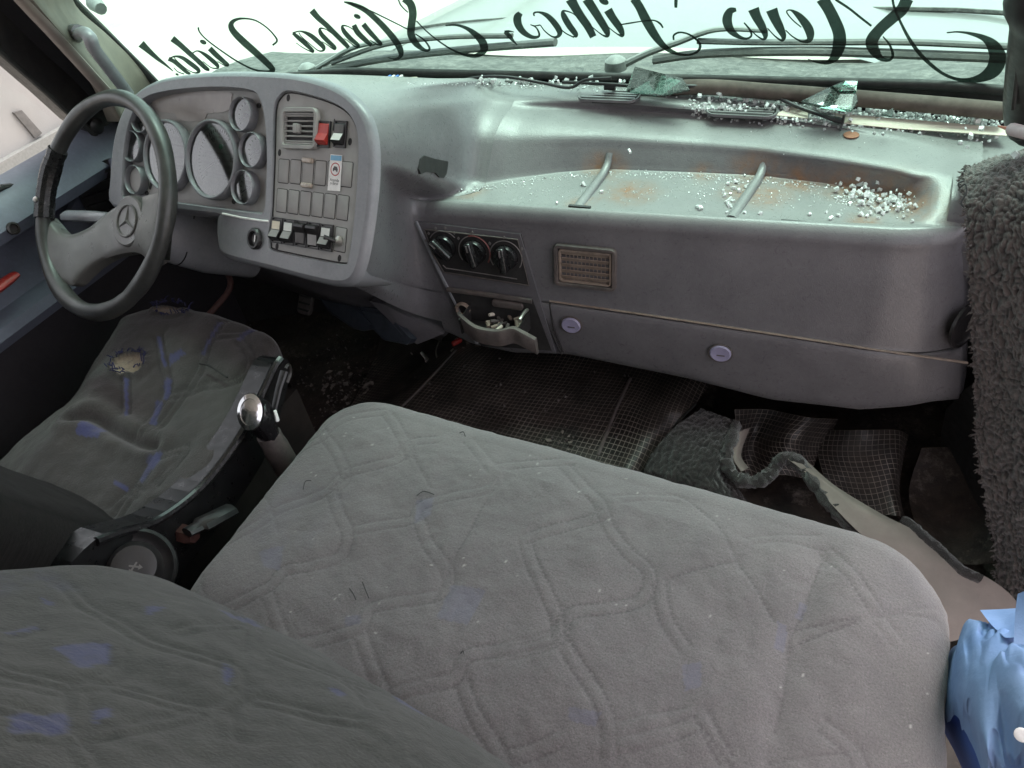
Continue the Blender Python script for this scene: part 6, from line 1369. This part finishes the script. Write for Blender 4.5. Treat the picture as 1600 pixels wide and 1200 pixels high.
# broken laminated shards of the pane
def shard(label, px, z0, up, th=.004):
    b = [np.array(p) for p in px]; n_ = len(b); c = sum(b) / n_; s = S(); nrm = np.cross(b[1] - b[0], b[2] - b[0]); nrm /= np.linalg.norm(nrm)
    s.add([p for p in b] + [p + nrm * th for p in b], [tuple(range(n_ - 1, -1, -1)), tuple(range(n_, 2 * n_))] + [(i, (i + 1) % n_, n_ + (i + 1) % n_, n_ + i) for i in range(n_)])
    obj('glass_shard', s, M['shard'], None, None, False, label, 'glass shard', 'broken shards of glass on the dashboard')
shard('large green glass shard leaning up behind the cable in mid dashboard', [P(978, 142, Y=1.42), P(992, 104, Y=1.47), P(1032, 114, Y=1.46), P(1066, 122, Y=1.45), P(1078, 140, Y=1.42), P(1030, 150, Y=1.41)], 0, 0)
shard('pale green glass shard lying flat at the foot of the leaning shard', [P(1000, 142, z=.672), P(1060, 134, z=.68), P(1096, 118, z=.70), P(1088, 128, z=.69), P(1064, 144, z=.668)], 0, 0)
shard('dark green triangular shard propped against the foam roll on the right', [P(1252, 158, Y=1.42), P(1298, 135, Y=1.46), P(1336, 132, Y=1.46), P(1340, 158, Y=1.42), P(1330, 172, Y=1.40), P(1280, 165, Y=1.40)], 0, 0)
shard('small jagged shard on top of the dark triangular shard', [P(1300, 134, Y=1.455), P(1320, 126, Y=1.46), P(1340, 126, Y=1.46), P(1338, 142, Y=1.44), P(1310, 142, Y=1.44)], 0, 0, .006)
shard('thin flat shard between the cable and the defroster grille', [P(1040, 152, z=.664), P(1100, 142, z=.668), P(1140, 145, z=.668), P(1120, 154, z=.663)], 0, 0)
shard('narrow shard standing among the crumbs over the paper strip', [P(1378, 178, Y=1.39), P(1396, 168, Y=1.4), P(1394, 182, Y=1.385)], 0, 0)
# crumbs of tempered glass: the larger ones singly, the fine rest as one mass
def crumb_mesh(seed):
    r = random.Random(seed); bm = [(sx * r.uniform(.7, 1), sy * r.uniform(.6, 1), sz * r.uniform(.5, .9)) for sx in (-1, 1) for sy in (-1, 1) for sz in (-1, 1)]
    F = [(0, 1, 3, 2), (4, 6, 7, 5), (0, 4, 5, 1), (2, 3, 7, 6), (0, 2, 6, 4), (1, 5, 7, 3)]; return bm, F
big = []
def pile(x, y, sx, sy, n_, z, zs=0): 
    for _ in range(n_): big.append((random.gauss(x, sx), random.gauss(y, sy), z + abs(random.gauss(0, zs))))
pile(1335, 303, 18, 7, 34, .605, .004); pile(1398, 324, 16, 8, 34, .605, .004); pile(1362, 312, 20, 8, 18, .604, .002); pile(1138, 318, 7, 8, 12, .604); pile(1158, 295, 10, 8, 12, .604)
for x, y in ((1164, 333), (1188, 334), (1265, 336), (1291, 333), (1298, 343), (1310, 338), (1345, 337), (1355, 339), (1372, 342), (1425, 347), (1094, 327), (940, 301), (985, 277), (912, 290), (870, 318), (1090, 325), (1130, 300), (1500, 225), (1496, 248), (1520, 249), (1503, 262), (1498, 278), (1586, 244), (1437, 210), (1465, 206), (1497, 212), (1520, 210), (1560, 212)):
    big.append((x, y, .604 if y > 285 and x < 1480 else .655))
for k in range(138):
    u = random.random(); x = 1090 + 470 * u; y = 168 + 20 * u + random.gauss(0, 6) - (6 if x < 1250 else 0); big.append((x, y, .664 + abs(random.gauss(0, .006))))
for k in range(46):
    x = random.uniform(745, 980); big.append((x, 131 + random.gauss(0, 3), .668 + abs(random.gauss(0, .003))))
pm = []
for k in range(6):
    V, F = crumb_mesh(k); me = bpy.data.meshes.new('glass_crumb'); me.from_pydata(V, [], F); me.materials.append(M['crumb']); pm.append(me)
for k, (x, y, z) in enumerate(big):
    p = on(x, y, max(0, z - (.604 if 240 < y else .664))); o = bpy.data.objects.new('glass_crumb', pm[k % 6]); COL.objects.link(o); r0 = random.uniform(.0016, .0038) * (1.25 if y > 285 or x > 1480 else 1.35)
    o.location = Vector(p) + Vector((0, 0, r0 * .5)); o.scale = (r0, r0 * random.uniform(.7, 1.2), r0 * random.uniform(.7, 1)); o.rotation_euler = [random.uniform(0, 3.1) for _ in range(3)]
    o['category'] = 'glass crumb'
    if 240 < y and x < 1480:
        if x > 1300: lb, gr = 'clear crumb of safety glass in the heap at the passenger end of the tray', 'glass crumbs heaped in the tray'
        elif 1110 < x < 1185: lb, gr = 'clear crumb of safety glass against the second tray rib', 'glass crumbs by the tray rib'
        else: lb, gr = 'clear crumb of safety glass lying loose on the tray floor', 'loose glass crumbs on the tray floor'
    elif y > 205: lb, gr = 'clear crumb of safety glass lying loose on the dash top before the fleece', 'loose glass crumbs on the dash top'
    elif x > 1085: lb, gr = 'clear crumb of safety glass along the foam roll and paper strip', 'glass crumbs along the foam roll'
    else: lb, gr = 'clear crumb of safety glass behind the cable under the windshield', 'glass crumbs behind the cable'
    o['label'] = lb; o['group'] = gr
fine = S()
def fines(x, y, z, n_, sx, sy, r_):
    for _ in range(n_):
        p = on(random.gauss(x, sx), random.gauss(y, sy), .0005); V, F = crumb_mesh(random.random()); r0 = random.uniform(.4, 1) * r_
        m_ = Matrix.Translation(Vector(p)) @ Matrix.Rotation(random.uniform(0, 3), 4, Vector((random.random(), random.random(), random.random()))); fine.add([m_ @ (Vector(v) * r0) for v in V], F)
for k in range(44): 
    u = k / 43; x = 735 + u * 560; y = float(np.interp(x, [735, 800, 870, 940, 1100, 1300], [298, 287, 277, 271, 277, 292])); fines(x, y, .603, 6, 8, 2.5, .0018)
for x, y, n_ in ((1000, 300, 40), (1090, 290, 40), (860, 300, 40), (1240, 310, 50), (1360, 320, 60), (1160, 300, 60)): fines(x, y, .602, n_, 40, 9, .0013)
for k in range(60): fines(1085 + 8 * k, 166 + .062 * 8 * k + 6, .664, 16, 9, 7, .0034)
for k in range(30): fines(750 + 27 * k, np.interp(750 + 27 * k, [750, 1000, 1250, 1560], [130, 140, 168, 188]), .664, 12, 14, 3, .0022)
for k in range(8): fines(1330 + random.uniform(-15, 90), 312 + random.uniform(-10, 16), .604, 16, 12, 6, .002)
fines(1300, 220, .656, 30, 160, 14, .0012)
for x in range(640, 760, 16): fines(x, 131, .672, 4, 8, 1.5, .0014)
obj('glass_dust', fine, M['crumb'], None, None, False, 'fine splinters of safety glass sprinkled over the dashboard', 'glass', kind='stuff')
# black grab handle at the right edge with a cable end poking past it
rp = thing('windshield_pillar', 'dark pillar on the passenger side behind the black grab handle', 'pillar', (.38, 1.3, .66))
obj('trim', tube([(.40, 1.38, .60), (.405, 1.30, 1.0), (.41, 1.18, 1.62)], [.055, .05, .05], 10, True, .7), M['black_matt'], rp)
bg_ = thing('grab_handle', 'black upright grab handle at the right edge of the windshield', 'handle', P(1590, 200, Y=1.25))
hp_ = [np.array([.36, 1.2, 1.24]), np.array([.30, 1.11, 1.22]), np.array([.262, 1.09, 1.12]), P(1634, -30, Y=1.12), P(1622, 40, Y=1.15), P(1612, 110, Y=1.2), P(1606, 165, Y=1.24), P(1610, 200, Y=1.25), P(1628, 216, Y=1.24)]
obj('grip', tube(cat(hp_, 6), [.024] * 6 + list(np.linspace(.024, .034, 12)) + [.034] * 25 + [.03, .028, .025, .022, .018, .012], 14, True, .8), M['black'], bg_); obj('rib', tube([P(1597, 50, Y=1.13), P(1590, 110, Y=1.17), P(1583, 170, Y=1.2)], .003, 6), M['rubber'], bg_)
ce = thing('cable_end', 'pinkish cable end with bare copper tip beside the grab handle', 'cable', P(1590, 203, Y=1.2)); obj('sleeve', tube([P(1581, 202, Y=1.18), P(1600, 207, Y=1.15), P(1640, 216, Y=1.1)], .0085, 10), M['pink'], ce); obj('copper_tip', tube([P(1560, 197, Y=1.2), P(1575, 201, Y=1.19), P(1582, 202, Y=1.18)], [.0012, .003, .007], 8), M['orange'], ce)
